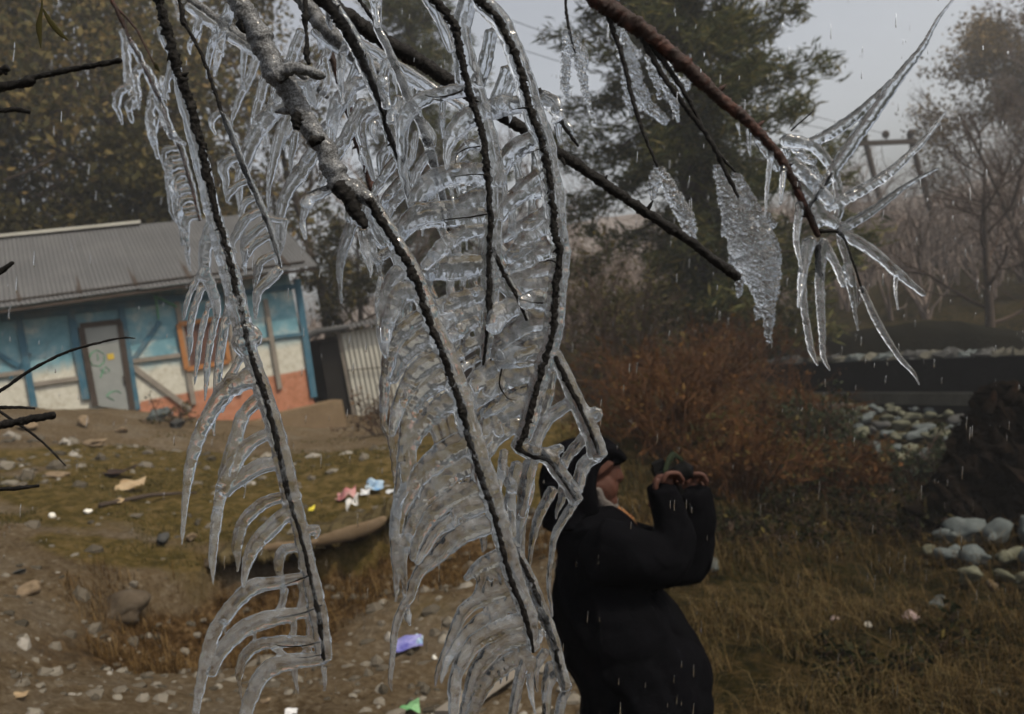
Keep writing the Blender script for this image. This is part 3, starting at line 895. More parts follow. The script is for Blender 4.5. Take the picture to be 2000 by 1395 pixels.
# tin sheets of the front slope, each one lapped over the next
OV = .62
slope = math.atan2(RZ + .05 - (EAVE - .12), DEEP / 2 + OV)
ey = hn * math.cos(slope) * 1 - hz * math.sin(slope)
nr = hn * math.sin(slope) + hz * math.cos(slope)
SL = (DEEP / 2 + OV) / math.cos(slope)
ns = 14; sw = (LEN + .9) / ns
for k in range(ns):
    corrugated(HP(-.45 + k * sw, RZ + .06, -DEEP / 2) + nr * (.0035 * k), hx, ey, sw + .03, SL + random.uniform(-.02, .03), .076, .009, nr, 'roof_sheet', M['tin'], house)
nb = -hn * math.cos(slope) - hz * math.sin(slope)
corrugated(HP(-.45, RZ + .06, -DEEP / 2), hx, nb, LEN + .9, SL, .105, .018, nr, 'roof_back', M['tin'], house)
rc = MB(); rc.bar(HP(fac(255, 440)[0] - .4, RZ + .11, -DEEP / 2 + .02), HP(LEN + .4, RZ + .11, -DEEP / 2 + .02), .22, .06, hn); rc.build('ridge_cap', M['tin_pale'], house)
ef = MB(); ef.bar(HP(-.4, EAVE - .16, OV - .06), HP(LEN + .4, EAVE - .16, OV - .06), .05, .1, hz); ef.build('eave_board', M['wood_dark'], house)
for k in range(12):
    rf = MB(); rf.bar(HP(.1 + k * (LEN - .2) / 11, EAVE - .06, OV - .12), HP(.1 + k * (LEN - .2) / 11, RZ - .06, -DEEP / 2), .07, .1, hx); rf.build('rafter', M['wood_dark'], house)
sf = MB(); sf.box(HP(LEN / 2, EAVE + .02, .1), LEN + .5, .8, .02, np.stack([hx, hn, hz], 1)); sf.build('soffit', M['wood_dark'], house)


def beam(p0, p1, w, mat, name='beam', o=.03):
    a, b_ = fac(*p0), fac(*p1)
    m_ = MB(); A_, B_ = HP(*a, o), HP(*b_, o)
    m_.bar(A_, B_, w * .82, .08, np.cross(B_ - A_, hn)); return m_.build(name, M[mat], house)


for p0, p1, w, mt, nm in [((579, 546), (612, 776), .16, 'wood_blue', 'corner_post'), ((517, 585), (546, 760), .11, 'wood_grey', 'post'), ((438, 560), (468, 770), .10, 'wood_grey', 'post'), ((345, 590), (378, 790), .11, 'wood_grey', 'post'),
                          ((236, 600), (268, 800), .13, 'wood_blue', 'post'), ((138, 610), (168, 780), .15, 'wood_blue', 'post'), ((36, 620), (68, 800), .13, 'wood_blue', 'post'),
                          ((0, 622), (360, 582), .17, 'wood_blue', 'rail'), ((360, 586), (575, 560), .13, 'wood_blue', 'rail'), ((528, 660), (596, 652), .08, 'wood_blue', 'rail'), ((440, 672), (528, 662), .08, 'wood_grey', 'rail'), ((256, 706), (352, 694), .10, 'wood_grey', 'rail'), ((60, 752), (160, 738), .10, 'wood_grey', 'rail'), ((-40, 738), (56, 726), .10, 'wood_grey', 'rail'),
                          ((312, 628), (258, 706), .10, 'wood_blue', 'brace'), ((258, 716), (372, 800), .12, 'wood_grey', 'brace'), ((-10, 688), (54, 724), .10, 'wood_blue', 'brace'), ((60, 690), (20, 740), .06, 'wood_blue', 'brace')]:
    beam(p0, p1, w, mt, nm, .03 if nm in ('post', 'corner_post') else .024 if nm == 'rail' else .018)
# door: grey sheet, leaning slightly out of its frame, green scrawl and a yellow sticker
dq = [fac(160, 640), fac(230, 632), fac(256, 803), fac(188, 792)]
dm = MB(); V_ = [HP(*q, .07) for q in dq] + [HP(*q, .035) for q in dq]
dm.add(V_, [[3, 2, 1, 0], [4, 5, 6, 7], [0, 1, 5, 4], [1, 2, 6, 5], [2, 3, 7, 6], [3, 0, 4, 7]])
door = dm.build('door', M['door'], house)


def onfac(px, py, o): return HP(*fac(px, py), o)


for a, b_, w in (((158, 640), (186, 792), .1), ((233, 630), (259, 804), .1), ((156, 637), (236, 628), .09)):
    m_ = MB(); A_, B_ = onfac(*a, .05), onfac(*b_, .05); m_.bar(A_, B_, w, .1, np.cross(B_ - A_, hn)); m_.build('door_frame', M['wood_dark'], house)
scr = [[(202, 692), (190, 684), (178, 690), (174, 702), (180, 714), (194, 716), (203, 708), (203, 696)], [(190, 692), (191, 704)], [(196, 722), (204, 730), (214, 724), (206, 716), (200, 726), (196, 738)], [(208, 774), (216, 766), (228, 764), (236, 768)], [(210, 776), (222, 782)]]
for s_ in scr:
    m_ = MB(); m_.tube([onfac(x, y, .074) for x, y in s_], .014, 5, .3); m_.build('scrawl', M['green_paint'], door)
m_ = MB(); m_.box(onfac(216, 697, .076), .11, .006, .11, np.stack([hx, hn, hz], 1)); m_.build('sticker', M['yellow_paint'], door)
m_ = MB(); m_.tube([onfac(240, 735, .09), onfac(243, 742, .12), onfac(243, 752, .09)], .012, 6); m_.build('latch', M['wood_dark'], door)
# window shutter with an orange frame
wq = [(348, 634), (432, 622), (446, 706), (364, 722)]
win = MB()
for k in range(5):
    t0, t1 = k / 5 + .01, (k + 1) / 5 - .01
    c4 = []
    for t, (A_, B_) in ((t0, (wq[0], wq[1])), (t1, (wq[0], wq[1])), (t1, (wq[3], wq[2])), (t0, (wq[3], wq[2]))):
        c4.append((A_[0] + (B_[0] - A_[0]) * t, A_[1] + (B_[1] - A_[1]) * t))
    V_ = [onfac(*q, .045) for q in c4] + [onfac(*q, .02) for q in c4]
    pb = MB(); pb.add(V_, [[3, 2, 1, 0], [4, 5, 6, 7], [0, 1, 5, 4], [1, 2, 6, 5], [2, 3, 7, 6], [3, 0, 4, 7]])
    if k == 0: shut = pb.build('window_shutter', M['wood_red'], house)
    else: pb.build('board', M['wood_red'], shut)
for k in range(4):
    A_, B_ = onfac(*wq[k], .06), onfac(*wq[(k + 1) % 4], .06); m_ = MB(); m_.bar(A_, B_, .09, .07, np.cross(B_ - A_, hn)); m_.build('window_frame', M['wood_orange'], house)
# green wires stapled under the eave
m_ = MB(); m_.tube([onfac(303, 580, .1), onfac(306, 600, .1), onfac(309, 624, .08)], .02, 5); m_.build('green_rope', M['green_paint'], house); m_ = MB(); m_.tube([onfac(300, 579, .1), onfac(320, 588, .1), onfac(344, 600, .08)], .02, 5); m_.build('green_rope', M['green_paint'], house)

# earth plinth the house stands on
pl = thing('plinth_wall', 'rough earth and stone plinth below the orange wall', 'wall', HP(2, -.9, .3))
for k, (u0, u1, h0) in enumerate([(-.45, .9, -.12), (.9, 2.4, -.18), (2.4, 4.0, -.12), (4.0, 5.6, -.05), (5.6, 7.5, .0)]):
    m_ = MB(); hh = 1.5
    m_.box(HP((u0 + u1) / 2, h0 - hh / 2, .12 + .05 * (k % 2)), u1 - u0 - .02, .8, hh, np.stack([hx, hn, hz], 1), 1.0)
    m_.build('earth_block', M['earth_wall'], pl)

# shed beside the house
sh = thing('tin_shed', 'small shed of pale corrugated tin with a dark open side and sagging roof edge', 'shed', P(690, 830, 18))
yaw2 = math.radians(80); sx = np.array([math.sin(yaw2), math.cos(yaw2), 0]); sn = np.array([math.cos(yaw2), -math.sin(yaw2), 0])
S0 = P(700, 828, 18.0)
corrugated(S0 + hz * 2.02, sx, -hz, 2.2, 2.1, .105, .018, sn, 'tin_wall', M['tin_pale'], sh)
m_ = MB(); m_.box(S0 + sx * 1.1 - sn * 2.2 + hz * 1.0, 4.0, .1, 2.0, np.stack([sx, sn, hz], 1)); m_.box(S0 - sx * .95 - sn * 1.2 + hz * 1.0, .08, 2.0, 2.0, np.stack([sx, sn, hz], 1)); m_.box(S0 + sx * 2.2 - sn * 1.1 + hz * 1.0, .08, 2.0, 2.0, np.stack([sx, sn, hz], 1)); m_.build('inner_walls', M['wood_dark'], sh)
for u in (-.04, 2.2): m_ = MB(); m_.box(S0 + sx * u + hz * 1.0 - sn * .06, .09, .09, 2.1, np.stack([sx, sn, hz], 1)); m_.build('post', M['wood_grey'], sh)
m_ = MB(); m_.box(S0 - sx * .30 + hz * .95 - sn * .1, .45, .05, 1.9, np.stack([sx, sn, hz], 1)); m_.build('door', M['black'], sh)  # near-black panel painting the shade in the shed's opening, not a door leaf
corrugated(S0 + hz * 2.1 - sx * 1.0 + sn * .25, sx, -sn + hz * .06, 3.4, 2.7, .105, .018, hz, 'shed_roof', M['tin'], sh)
m_ = MB(); m_.tube([S0 + hz * 2.12 + sx * 0.2 + sn * .2, S0 + hz * 2.14 - sx * .5 + sn * .2, S0 + hz * 2.02 - sx * .85 + sn * .2, S0 + hz * 1.75 - sx * 1.1 + sn * .2, S0 + hz * 1.35 - sx * 1.2 + sn * .2], [.05, .07, .08, .07, .05], 8, .5); m_.build('rolled_edge', M['tin'], sh)
m_ = MB(); m_.tube([S0 + hz * 1.2 + sn * .06, S0 + hz * 1.12 + sx * .8 + sn * .08, S0 + hz * 1.14 + sx * 2.1 + sn * .06], .012, 5); m_.build('strap', M['wood_dark'], sh)

# power poles: a twin pole with cross-arm and pin insulators
pp = thing('power_pole', 'twin-legged power pole with cross-arm and three insulators in the haze', 'power pole', at(1775, 36))
d = 36
for a, b_ in (((1688, 268), (1782, 640)), ((1776, 262), (1860, 560))):
    m_ = MB(); A_, B_ = P(*a, d), P(*b_, d + (1.2 if a[0] > 1700 else 0)); B_ = B_ + (B_ - A_) * .25
    m_.tube([A_, B_], [.12, .16], 8); m_.build('leg', M['wood_dark'], pp)
m_ = MB(); m_.bar(P(1672, 281, d - .1), P(1790, 276, d - .1), .2, .16, UP); m_.build('crossarm', M['wood_dark'], pp)
for x, y in ((1690, 266), (1732, 262), (1781, 260)):
    m_ = MB(); b0 = P(x, y + 14, d - .1)
    m_.tube([b0, b0 + hz * .16], .03, 6); m_.ball(b0 + hz * .3, (.17, .17, .18), 8, 6); m_.build('insulator', M['wood_dark'], pp)
for (x0, y0), (x1, y1), nm in (((1732, 262), (940, 18), 'upper'), ((1690, 266), (940, 72), 'lower'), ((1781, 260), (2060, 300), 'right')):
    m_ = MB(); A_, B_ = P(x0, y0, d), P(x1, y1, 28 if x1 < 1800 else 44); q = np.linspace(0, 1, 14)[:, None]
    m_.tube(A_ + (B_ - A_) * q - np.array([0, 0, 1.0]) * (q * (1 - q)) * 1.2, .012, 5); tag(m_.build('power_line', M['black']), f'thin dark power line, the {nm} one leaving the twin pole', 'power line')

# stone channel and dark embankment on the right
M['black_stone'] = surf('black_masonry', [(0, (.003, .0032, .0035)), (.6, (.007, .0075, .008)), (1, (.016, .016, .015))], 3, .9, 12, .7, .02, .02)  # near-black stone colour over the whole wall
M['concrete'] = surf('old_concrete', [(0, (.03, .029, .022)), (.5, (.07, .066, .052)), (1, (.13, .125, .10))], 3, .9, 25, .5, .008)
ch = thing('channel_wall', 'dark masonry wall along the stream channel with a pale coping', 'wall', P(1750, 740, 17))
C0, C1 = P(1500, 745, 17.6), P(2000, 735, 12.9)
C1 = C0 + (C1 - C0) * 1.5; C1[2] = C0[2] - .05
cdir = (C1 - C0) / np.linalg.norm(C1 - C0); cn = np.cross(cdir, hz); cn /= np.linalg.norm(cn)
m_ = MB(); m_.bar(C0 - hz * .2, C1 - hz * .2, .5, 1.2, cn); m_.build('masonry', M['black_stone'], ch)
m_ = MB(); m_.bar(C0 + cn * .33 - hz * .27, C1 + cn * .33 - hz * .27, .16, .20, cn); m_.build('kerb_lip', M['concrete'], ch)
nb_ = 26
for k in range(nb_):
    q = (k + .5) / nb_; m_ = MB(); s_ = random.uniform(.8, 1.25)
    m_.ball(C0 + (C1 - C0) * q + hz * (.38 + .05 * random.random()), (.24 * s_ * random.uniform(.7, 1.2), .24, .075 * s_), 9, 6, np.stack([cdir, cn, hz], 1)); m_.V[-1] += RNG.normal(size=m_.V[-1].shape) * .025; m_.build('coping_stone', M[random.choice(['stone', 'concrete', 'stone_dark'])], ch)
em = MB(); us = np.linspace(0, 1, 40)
E0, E1 = P(1490, 690, 20.5), P(2350, 640, 14.6)
prof = [(-1.3, -1.0), (-.5, .15), (.1, .62), (.8, .8), (2.2, .5), (4, -1.2)]
V_ = []
for u in us:
    b0 = E0 + (E1 - E0) * u; zt = ground(b0[0], b0[1])[0]
    rise = .3 + 1.15 * sstep(.05, .5, u)
    for o, h_ in prof: V_.append(np.array([b0[0], b0[1] + o, zt + (h_ * rise if h_ > 0 else h_) + (0 if h_ < 0 else .07 * math.sin(u * 23 + o))]))
V_ = np.array(V_); r_, c_ = np.meshgrid(np.arange(39), np.arange(5), indexing='ij'); i0 = (r_ * 6 + c_).ravel()
M['dark_slope'] = surf('near_black_slope', [(0, (.003, .003, .002)), (.6, (.008, .0075, .005)), (1, (.022, .019, .012))], 2.2, .95, 12, .8, .03, .02)  # near-black tones at random over the whole slope
tag(link('embankment', mesh_np('embankment', V_, np.stack([i0, i0 + 6, i0 + 7, i0 + 1], 1), None, True), M['dark_slope']), kind='structure')

# ------------------------------------------------------------------ rocks
def rock_mesh(seed, sub=3, rough=.13, flat=.7):
    V, T = ico_np(sub)
    dsp = 1 + rough * wob(V + seed * 3.1, .22, seed) + rough * .35 * wob(V + seed, .6, seed + 1)
    # knock flat facets into it
    for k in range(18):
        n_ = RNG.normal(size=3); n_ /= np.linalg.norm(n_); q = V @ n_; dsp = np.where(q > .72, dsp * (.72 / q), dsp)
    V = V * dsp[:, None] * [1, .62 + .06 * (seed % 6), flat]
    return mesh_np('rock', V, np.zeros((0, 4), int), T, True)


M['stone_moss'] = surf('mossy_stone', [(0, (.035, .035, .022)), (.5, (.08, .08, .055)), (1, (.16, .155, .12))], 4, .85, 22, .5, .01, coord='Generated')
ROCKS = [rock_mesh(k) for k in range(7)]


def rock(p, r, mat, label, group=None, name='rock', cat='rock', squash=1.0, sink=.3, v=None):
    me0 = ROCKS[random.randrange(7) if v is None else v]
    key = (me0.name, mat)
    if key not in _rc:
        me = me0.copy(); me.name = 'rock'; me.materials.append(M[mat]); _rc[key] = me
    o = bpy.data.objects.new(name, _rc[key]); COL.objects.link(o)
    o.scale = (r, r * random.uniform(.8, 1.1), r * squash)
    o.location = (p[0], p[1], p[2] + r * squash * (.7 - sink))
    o.rotation_euler = (random.uniform(-.25, .25), random.uniform(-.25, .25), random.uniform(0, 6.28))
    return tag(o, label, cat, group)


_rc = {}
for px, py, rp, mt, lb, sq in [(168, 830, 23, 'stone_tan', 'smooth tan boulder below the grey door', .8), (240, 846, 17, 'stone_tan', 'tan stone right of the smooth tan boulder', .8), (62, 838, 34, 'stone_tan', 'low ochre stone half buried left of the tan boulder', .6), (310, 822, 30, 'stone', 'grey-green jagged rock at the foot of the plinth', .9), (345, 836, 24, 'stone_dark', 'dark rock beside the grey-green jagged rock', .8),
                           (105, 1012, 12, 'stone_white', 'small pale round stone on the left of the turf', .9), (172, 1003, 12, 'stone_white', 'small white stone on the left of the turf', .9), (66, 1158, 31, 'stone_tan', 'rounded brown stone on the gravel at the left edge', .85), (185, 870, 30, 'stone_tan', 'long low ochre stone in the upper left dirt', .45), (120, 930, 30, 'stone_tan', 'flat pale stone slab lying in the left dirt', .3), (40, 1118, 20, 'stone_dark', 'flat dark stone left of the gravel slope', .35),
                           (318, 1062, 24, 'stone_dark', 'dark grey stone at the edge of the turf', .8), (372, 1056, 20, 'stone_tan', 'tan stone beside the dark grey stone', .7), (250, 1215, 62, 'soil', 'big clod of earth standing out of the gravel slope', .9), (420, 1105, 30, 'soil', 'earth clod at the end of the undercut', .7), (850, 1288, 9, 'stone_white', 'small white pebble near the blue packet', .9), (520, 1372, 13, 'stone_tan', 'tan pebble at the bottom between the ice fingers', .8),
                           (1390, 1112, 26, 'stone', 'pale lichened stone right of the raised elbow', .7), (1697, 1224, 12, 'stone_white', 'bright white stone alone on the lower bank', .95), (1775, 1215, 28, 'stone_pink', 'pinkish stone on the lower bank', .8), (1630, 1212, 13, 'stone_pink', 'small pinkish stone left of the bright white stone', .7), (1832, 1186, 36, 'stone', 'long flat grey-green stone on the lower bank', .45), (1942, 1152, 20, 'stone_tan', 'round beige stone in front of the near stone heap', .95), (1950, 1356, 28, 'stone', 'flat pale stone near the bottom right corner', .4), (1712, 1290, 14, 'stone_dark', 'small grey stone in the litter below the white stone', .6)]:
    p = G(px, py); r = rp * depth(p) / F
    rock(p, r, mt, lb, None, 'rock', 'rock', sq)
n_b = 0
for row, (y0, xl, xr, rp) in enumerate([(800, 1540, 1960, 15), (812, 1570, 1960, 19), (826, 1600, 1950, 22), (844, 1620, 1940, 25), (864, 1650, 1925, 28), (886, 1690, 1910, 28), (910, 1740, 1890, 25), (935, 1790, 1850, 20)]):
    x = xl
    while x < xr:
        s_ = random.uniform(.65, 1.35); p = G(x + random.uniform(-6, 6), y0 + random.uniform(-7, 7)); r = rp * s_ * depth(p) / F
        rock(p, r, random.choice(['stone', 'stone', 'stone', 'stone_dark', 'stone_moss']), 'rounded grey-green boulder in the heap below the channel wall', 'boulders below the channel wall', 'boulder', 'boulder', .75, .05)
        x += rp * s_ * 1.35
for px, py, rp in [(1845, 1062, 30), (1890, 1055, 38), (1950, 1060, 34), (2010, 1050, 36), (1960, 1020, 26), (2010, 1010, 30), (1860, 1092, 26), (1915, 1100, 30), (1975, 1098, 28), (2030, 1100, 34), (1895, 1132, 27), (1960, 1130, 22), (2010, 1145, 26), (1925, 1036, 20), (1820, 1078, 16)]:
    p = G(px, py + 10); r = rp * 1.35 * depth(p) / F
    rock(p, r, random.choice(['stone', 'stone', 'stone_moss']), 'grey river stone in the near heap beyond the fallen stump', 'stones of the near heap', 'boulder', 'boulder', .85, .0)


def remeshed(mb_, voxel, smooth=4, name='body'):
    """Fuse the collected shapes into one skin; returns V, faces (quads+tris as Blender mesh)."""
    me = mb_.mesh(name + '_raw'); o = bpy.data.objects.new(name + '_raw', me); COL.objects.link(o)
    md = o.modifiers.new('r', 'REMESH'); md.mode = 'VOXEL'; md.voxel_size = voxel; md.adaptivity = 0
    if smooth:
        sm_ = o.modifiers.new('s', 'SMOOTH'); sm_.factor = .5; sm_.iterations = smooth
    dg = bpy.context.evaluated_depsgraph_get(); dg.update()
    out = bpy.data.meshes.new_from_object(o.evaluated_get(dg)); out.name = name
    bpy.data.objects.remove(o); bpy.data.meshes.remove(me)
    n = len(out.vertices); V = np.empty(n * 3, np.float32); out.vertices.foreach_get('co', V)
    return out, V.reshape(-1, 3).astype(float)


def spl(pts, step=6.0):
    """Catmull-Rom through rows of numbers, resampled about every step pixels."""
    p = np.asarray(pts, float)
    if len(p) == 2: p = np.vstack([p[0], p.mean(0), p[1]])
    q = np.vstack([2 * p[0] - p[1], p, 2 * p[-1] - p[-2]]); out = []
    for i in range(1, len(q) - 2):
        L = np.linalg.norm(q[i + 1, :2] - q[i, :2]); n = max(2, int(L / step))
        t = np.linspace(0, 1, n, endpoint=False)[:, None]
        out.append(.5 * (2 * q[i] + (q[i + 1] - q[i - 1]) * t + (2 * q[i - 1] - 5 * q[i] + 4 * q[i + 1] - q[i + 2]) * t ** 2 + (-q[i - 1] + 3 * q[i] - 3 * q[i + 1] + q[i + 2]) * t ** 3))
    return np.vstack(out + [p[-1:]])


def strand(mb_, pts, d, k=.8, sides=10, step=6, dz=0.0, jit=0.0, cap=True, tipdz=0.0):
    """A tapering rod through (px, py, radius px[, depth offset m]) rows at depth d."""
    p = np.asarray(pts, float)
    if p.shape[1] == 3: p = np.c_[p, np.zeros(len(p))]
    s = spl(p, step); u = np.linspace(0, 1, len(s))
    dd = d + s[:, 3] + dz + tipdz * u ** 1.5
    W3 = np.array([P(a, b_, e) for (a, b_), e in zip(s[:, :2], dd)])
    r = np.clip(s[:, 2], .6, None) * dd / F
    if jit: r = r * (1 + jit * wob(W3, 60, 3) + jit * .6 * wob(W3, 170, 5))
    mb_.tube(W3, r, sides, k, FWD, cap)
    return W3, r


# fallen stump / root mass
st = thing('tree_stump', 'big dark uprooted stump with a rust red broken top at the right edge', 'stump', G(1900, 1040))
m_ = MB(); ds = 7.2
for pts in ([(1990, 1060, 95), (1960, 960, 90), (1965, 870, 80), (1990, 800, 62)], [(1850, 1010, 50), (1890, 950, 62), (1930, 890, 60), (1960, 830, 50)], [(1800, 1000, 24), (1850, 985, 40), (1920, 960, 60)], [(1930, 800, 24), (1950, 780, 26), (1985, 770, 30)], [(2060, 1080, 90), (2070, 900, 100), (2060, 790, 70)], [(1815, 1030, 20), (1870, 1035, 34), (1960, 1040, 60)]):
    strand(m_, pts, ds, 1.0, 10, 14)
out, V = remeshed(m_, .022, 2, 'stump')
V = V + RNG.normal(size=V.shape) * 0 + np.c_[wob(V, 1.4, 1), wob(V, 1.4, 3), wob(V, .9, 2)] * .05 + np.c_[wob(V, 5, 1), wob(V, 5, 3), wob(V, 4, 2)] * .04 + np.c_[wob(V, 13, 1), wob(V, 13, 3), wob(V, 12, 2)] * .014
out.vertices.foreach_set('co', V.astype(np.float32).ravel()); out.update()
M['stump'] = surf('rotten_dark_wood', [(0, (.003, .0026, .002)), (.6, (.010, .007, .005)), (.74, (.035, .016, .009)), (1, (.12, .055, .028))], 2.2, .95, 14, 1.0, .05, .02)
out.materials.append(M['stump']); link('trunk', out, None, st)
for a, b_ in (((1925, 806), (1942, 764)), ((1968, 784), (1985, 748)), ((1880, 920), (1860, 890)), ((1800, 1000), (1765, 992)), ((1850, 975), (1822, 942))):
    m_ = MB(); strand(m_, [(*a, 13), ((a[0] + b_[0]) / 2 + 4, (a[1] + b_[1]) / 2, 9), (*b_, 4)], ds - .3, 1, 8, 8); m_.build('root', M['stump'], st, True)

# turf overhang: a lip of earth and roots standing out over the bank
lip = MB(); nseg = 220; t_ = np.linspace(0, 1, nseg)
ex = np.linspace(EDGE[0, 0] + .35, EDGE[-1, 0] - .5, nseg); e_y = edge_y(ex)
outn = .17 + .09 * np.sin(t_ * 9) * np.sin(t_ * 31 + 1) + .05 * np.sin(t_ * 97) + .03 * RNG.normal(size=nseg); outn *= np.minimum(1, np.minimum(t_ * 8, (1 - t_) * 8))
V_ = []
for x_, y_, o_ in zip(ex, e_y, outn):
    zt = ground(x_, y_ + .45)[0]
    for dy, dz in ((.5, .012), (.15, .02), (-o_ * .7, .005), (-o_, -.02), (-o_ * .75, -.06), (.0, -.10), (.45, -.16)):
        V_.append((x_, y_ + dy, zt + dz))
V_ = np.array(V_); V_ += np.c_[wob(V_, 3, 1), wob(V_, 3, 2), wob(V_, 4, 3)] * [.014, .03, .016] + np.c_[wob(V_, 11, 1), wob(V_, 11, 2), wob(V_, 14, 3)] * [.012, .022, .012]
r_, c_ = np.meshgrid(np.arange(nseg - 1), np.arange(6), indexing='ij'); i0 = (r_ * 7 + c_).ravel()
M['lip'] = surf('turf_lip', [(0, (.014, .010, .005)), (.45, (.045, .034, .015)), (.6, (.075, .058, .028)), (1, (.14, .11, .07))], 9, .95, 50, .9, .02)
tag(link('terrain_ledge', mesh_np('terrain_ledge', V_, np.stack([i0, i0 + 7, i0 + 8, i0 + 1], 1), None, True), M['lip']), kind='structure')

# driftwood and boards
M['drift'] = surf('weathered_drift_wood', [(0, (.07, .05, .03)), (.5, (.12, .085, .052)), (1, (.19, .145, .10))], 6, .9, 40, .5, .006, stretch=(1, 6, 1))
def flat_board(pts, name, label, cat, mat, thick=.03, lift=.02):
    c = [G(*q) for q in pts]; m = MB(); up = np.array([0, 0, thick])
    c = [q + np.array([0, 0, lift]) for q in c]
    m.add([*c, *[q + up for q in c]], [[3, 2, 1, 0], [4, 5, 6, 7], [0, 1, 5, 4], [1, 2, 6, 5], [2, 3, 7, 6], [3, 0, 4, 7]])
    return tag(m.build(name, M[mat]), label, cat)


m_ = MB(); e0 = depth(G(690, 1000))
strand(m_, [(598, 1064, 5), (640, 1053, 12), (690, 1040, 14), (730, 1026, 12), (752, 1012, 6)], 5.75, .45, 10, 8, jit=.05); tag(m_.build('driftwood', M['drift'], None, True), 'curved slab of driftwood sticking out of the turf edge', 'driftwood')
m_ = MB(); strand(m_, [(470, 1082, 6), (540, 1068, 8), (600, 1063, 7), (620, 1056, 4)], 5.65, .6, 9, 8, jit=.1); tag(m_.build('driftwood', M['drift'], None, True), 'thin grey root lying along the undercut edge', 'driftwood')
pa, pb_ = G(870, 1420), G(1012, 1322); pa = pa + (0, 0, .05); pb_ = pb_ + (0, 0, .06)
m_ = MB(); m_.bar(pa, pb_, .10, .05, (1, .1, 0)); tag(m_.build('timber_beam', M['wood_grey']), 'grey squared timber beam lying on the gravel at the bottom', 'timber')
m_ = MB(); a, b_ = G(195, 992), G(385, 966); m_.tube([a + (0, 0, .02), (a + b_) / 2 + (0, .05, .04), b_ + (0, 0, .02)], [.02, .018, .008], 6); tag(m_.build('fallen_twig', M['trunk'], None, True), 'dark fallen stick lying across the turf', 'stick')

# litter
def flatmat(n, c, c2=None, rough=.5): return surf(n, [(.35, c), (.6, c2 or c)], 9, rough, 30, .4, .004)
M['card'] = flatmat('cardboard', (.22, .15, .08), (.30, .23, .145), .9); M['white_bag'] = flatmat('white_plastic', (.3, .29, .26), (.45, .44, .42))
M['pink_bag'] = flatmat('pink_plastic', (.34, .10, .11), (.36, .22, .2)); M['blue_pack'] = flatmat('blue_packet', (.055, .055, .22), (.2, .2, .38), .4)
M['sky_pack'] = flatmat('light_blue_packet', (.08, .2, .36), (.3, .36, .4), .4); M['silver'] = flatmat('silver_foil', (.36, .38, .4), (.5, .5, .5), .3); M['green_bag'] = flatmat('green_plastic', (.04, .22, .06), (.16, .3, .15))
M['lemon'] = flatmat('yellow_plastic', (.55, .46, .05)); M['char'] = flatmat('charred_scrap', (.012, .01, .009), (.05, .035, .03), .9)


def crumple(px, py, w, h, mat, name, label, cat, thick=.35, parent=None, ang=0.0, lift=0.0, nn=9):
    """A crumpled sheet lying on the ground, w x h photo pixels."""
    p = G(px, py); s = depth(p) / F; W_, H_ = w * s * .85, h * s * 1.2
    q = np.linspace(-.5, .5, nn); A_, B_ = np.meshgrid(q, q); o_ = random.random() * 9
    n3 = np.stack([A_.ravel() * 3 + o_, B_.ravel() * 3, 0 * A_.ravel() + o_], 1)
    hgt = (.5 + .5 * wob(n3, .33, random.randrange(5))) * thick * H_ + RNG.random(nn * nn) * .06 * H_
    hgt += H_ * .35 * (B_.ravel() + .5)
    sq = 1 + .05 * wob(n3, .2, 2)
    X_, Y_ = A_.ravel() * W_ * sq, B_.ravel() * H_ * sq
    ca, sa = math.cos(ang), math.sin(ang)
    Vt = np.stack([p[0] + X_ * ca - Y_ * sa, p[1] + X_ * sa + Y_ * ca, p[2] + .008 + lift + hgt], 1)
    Vb = Vt - [0, 0, .004]
    r1, c1 = np.meshgrid(np.arange(nn - 1), np.arange(nn - 1), indexing='ij'); a = (r1 * nn + c1).ravel(); N = nn * nn
    Q = np.vstack([np.stack([a, a + 1, a + nn + 1, a + nn], 1), np.stack([a + nn, a + nn + 1, a + 1, a], 1) + N])
    rim = np.r_[np.arange(nn - 1), np.arange(nn - 1) * nn + nn - 1, nn * nn - 1 - np.arange(nn - 1), (np.arange(nn - 1)[::-1] + 1) * nn]; rn = np.roll(rim, -1)
    Q = np.vstack([Q, np.stack([rim, rim + N, rn + N, rn], 1)])
    o = link(name, mesh_np(name, np.vstack([Vt, Vb]), Q), M[mat], parent)
    if label: tag(o, label, cat)
    return o


crumple(258, 960, 60, 26, 'card', 'cardboard_scrap', 'torn tan cardboard scrap lying on the turf', 'cardboard')
crumple(238, 934, 70, 18, 'char', 'burnt_scrap', 'heap of charred scraps just behind the cardboard', 'rubbish', .7)
crumple(232, 985, 22, 10, 'card', 'cardboard_scrap', 'small tan cardboard piece left of the torn scrap', 'cardboard')
crumple(680, 978, 46, 24, 'pink_bag', 'plastic_bag', 'crumpled pink plastic bag at the turf edge', 'bag', .6)
crumple(692, 996, 30, 22, 'white_bag', 'plastic_bag', 'crumpled white plastic bag in front of the pink one', 'bag', .6)
pk = crumple(735, 962, 40, 22, 'sky_pack', 'drink_packet', 'crushed light blue and silver packet at the turf edge', 'packet', .4, lift=.01)
crumple(715, 968, 22, 12, 'silver', 'foil_piece', None, None, .4, pk)
crumple(765, 965, 24, 8, 'silver', 'foil_scrap', 'silver foil scrap right of the light blue packet', 'foil')
crumple(610, 999, 14, 9, 'lemon', 'bottle_cap', 'small yellow plastic piece left of the bags', 'rubbish', .5)
pk = crumple(800, 1268, 62, 26, 'blue_pack', 'snack_packet', 'crumpled violet blue snack packet on the bank slope', 'packet', .25, ang=.15)
crumple(822, 1262, 16, 20, 'sky_pack', 'packet_end', None, None, .25, pk, lift=.012)
crumple(803, 1392, 46, 18, 'green_bag', 'plastic_bag', 'bright green plastic bag at the bottom edge', 'bag', .5)
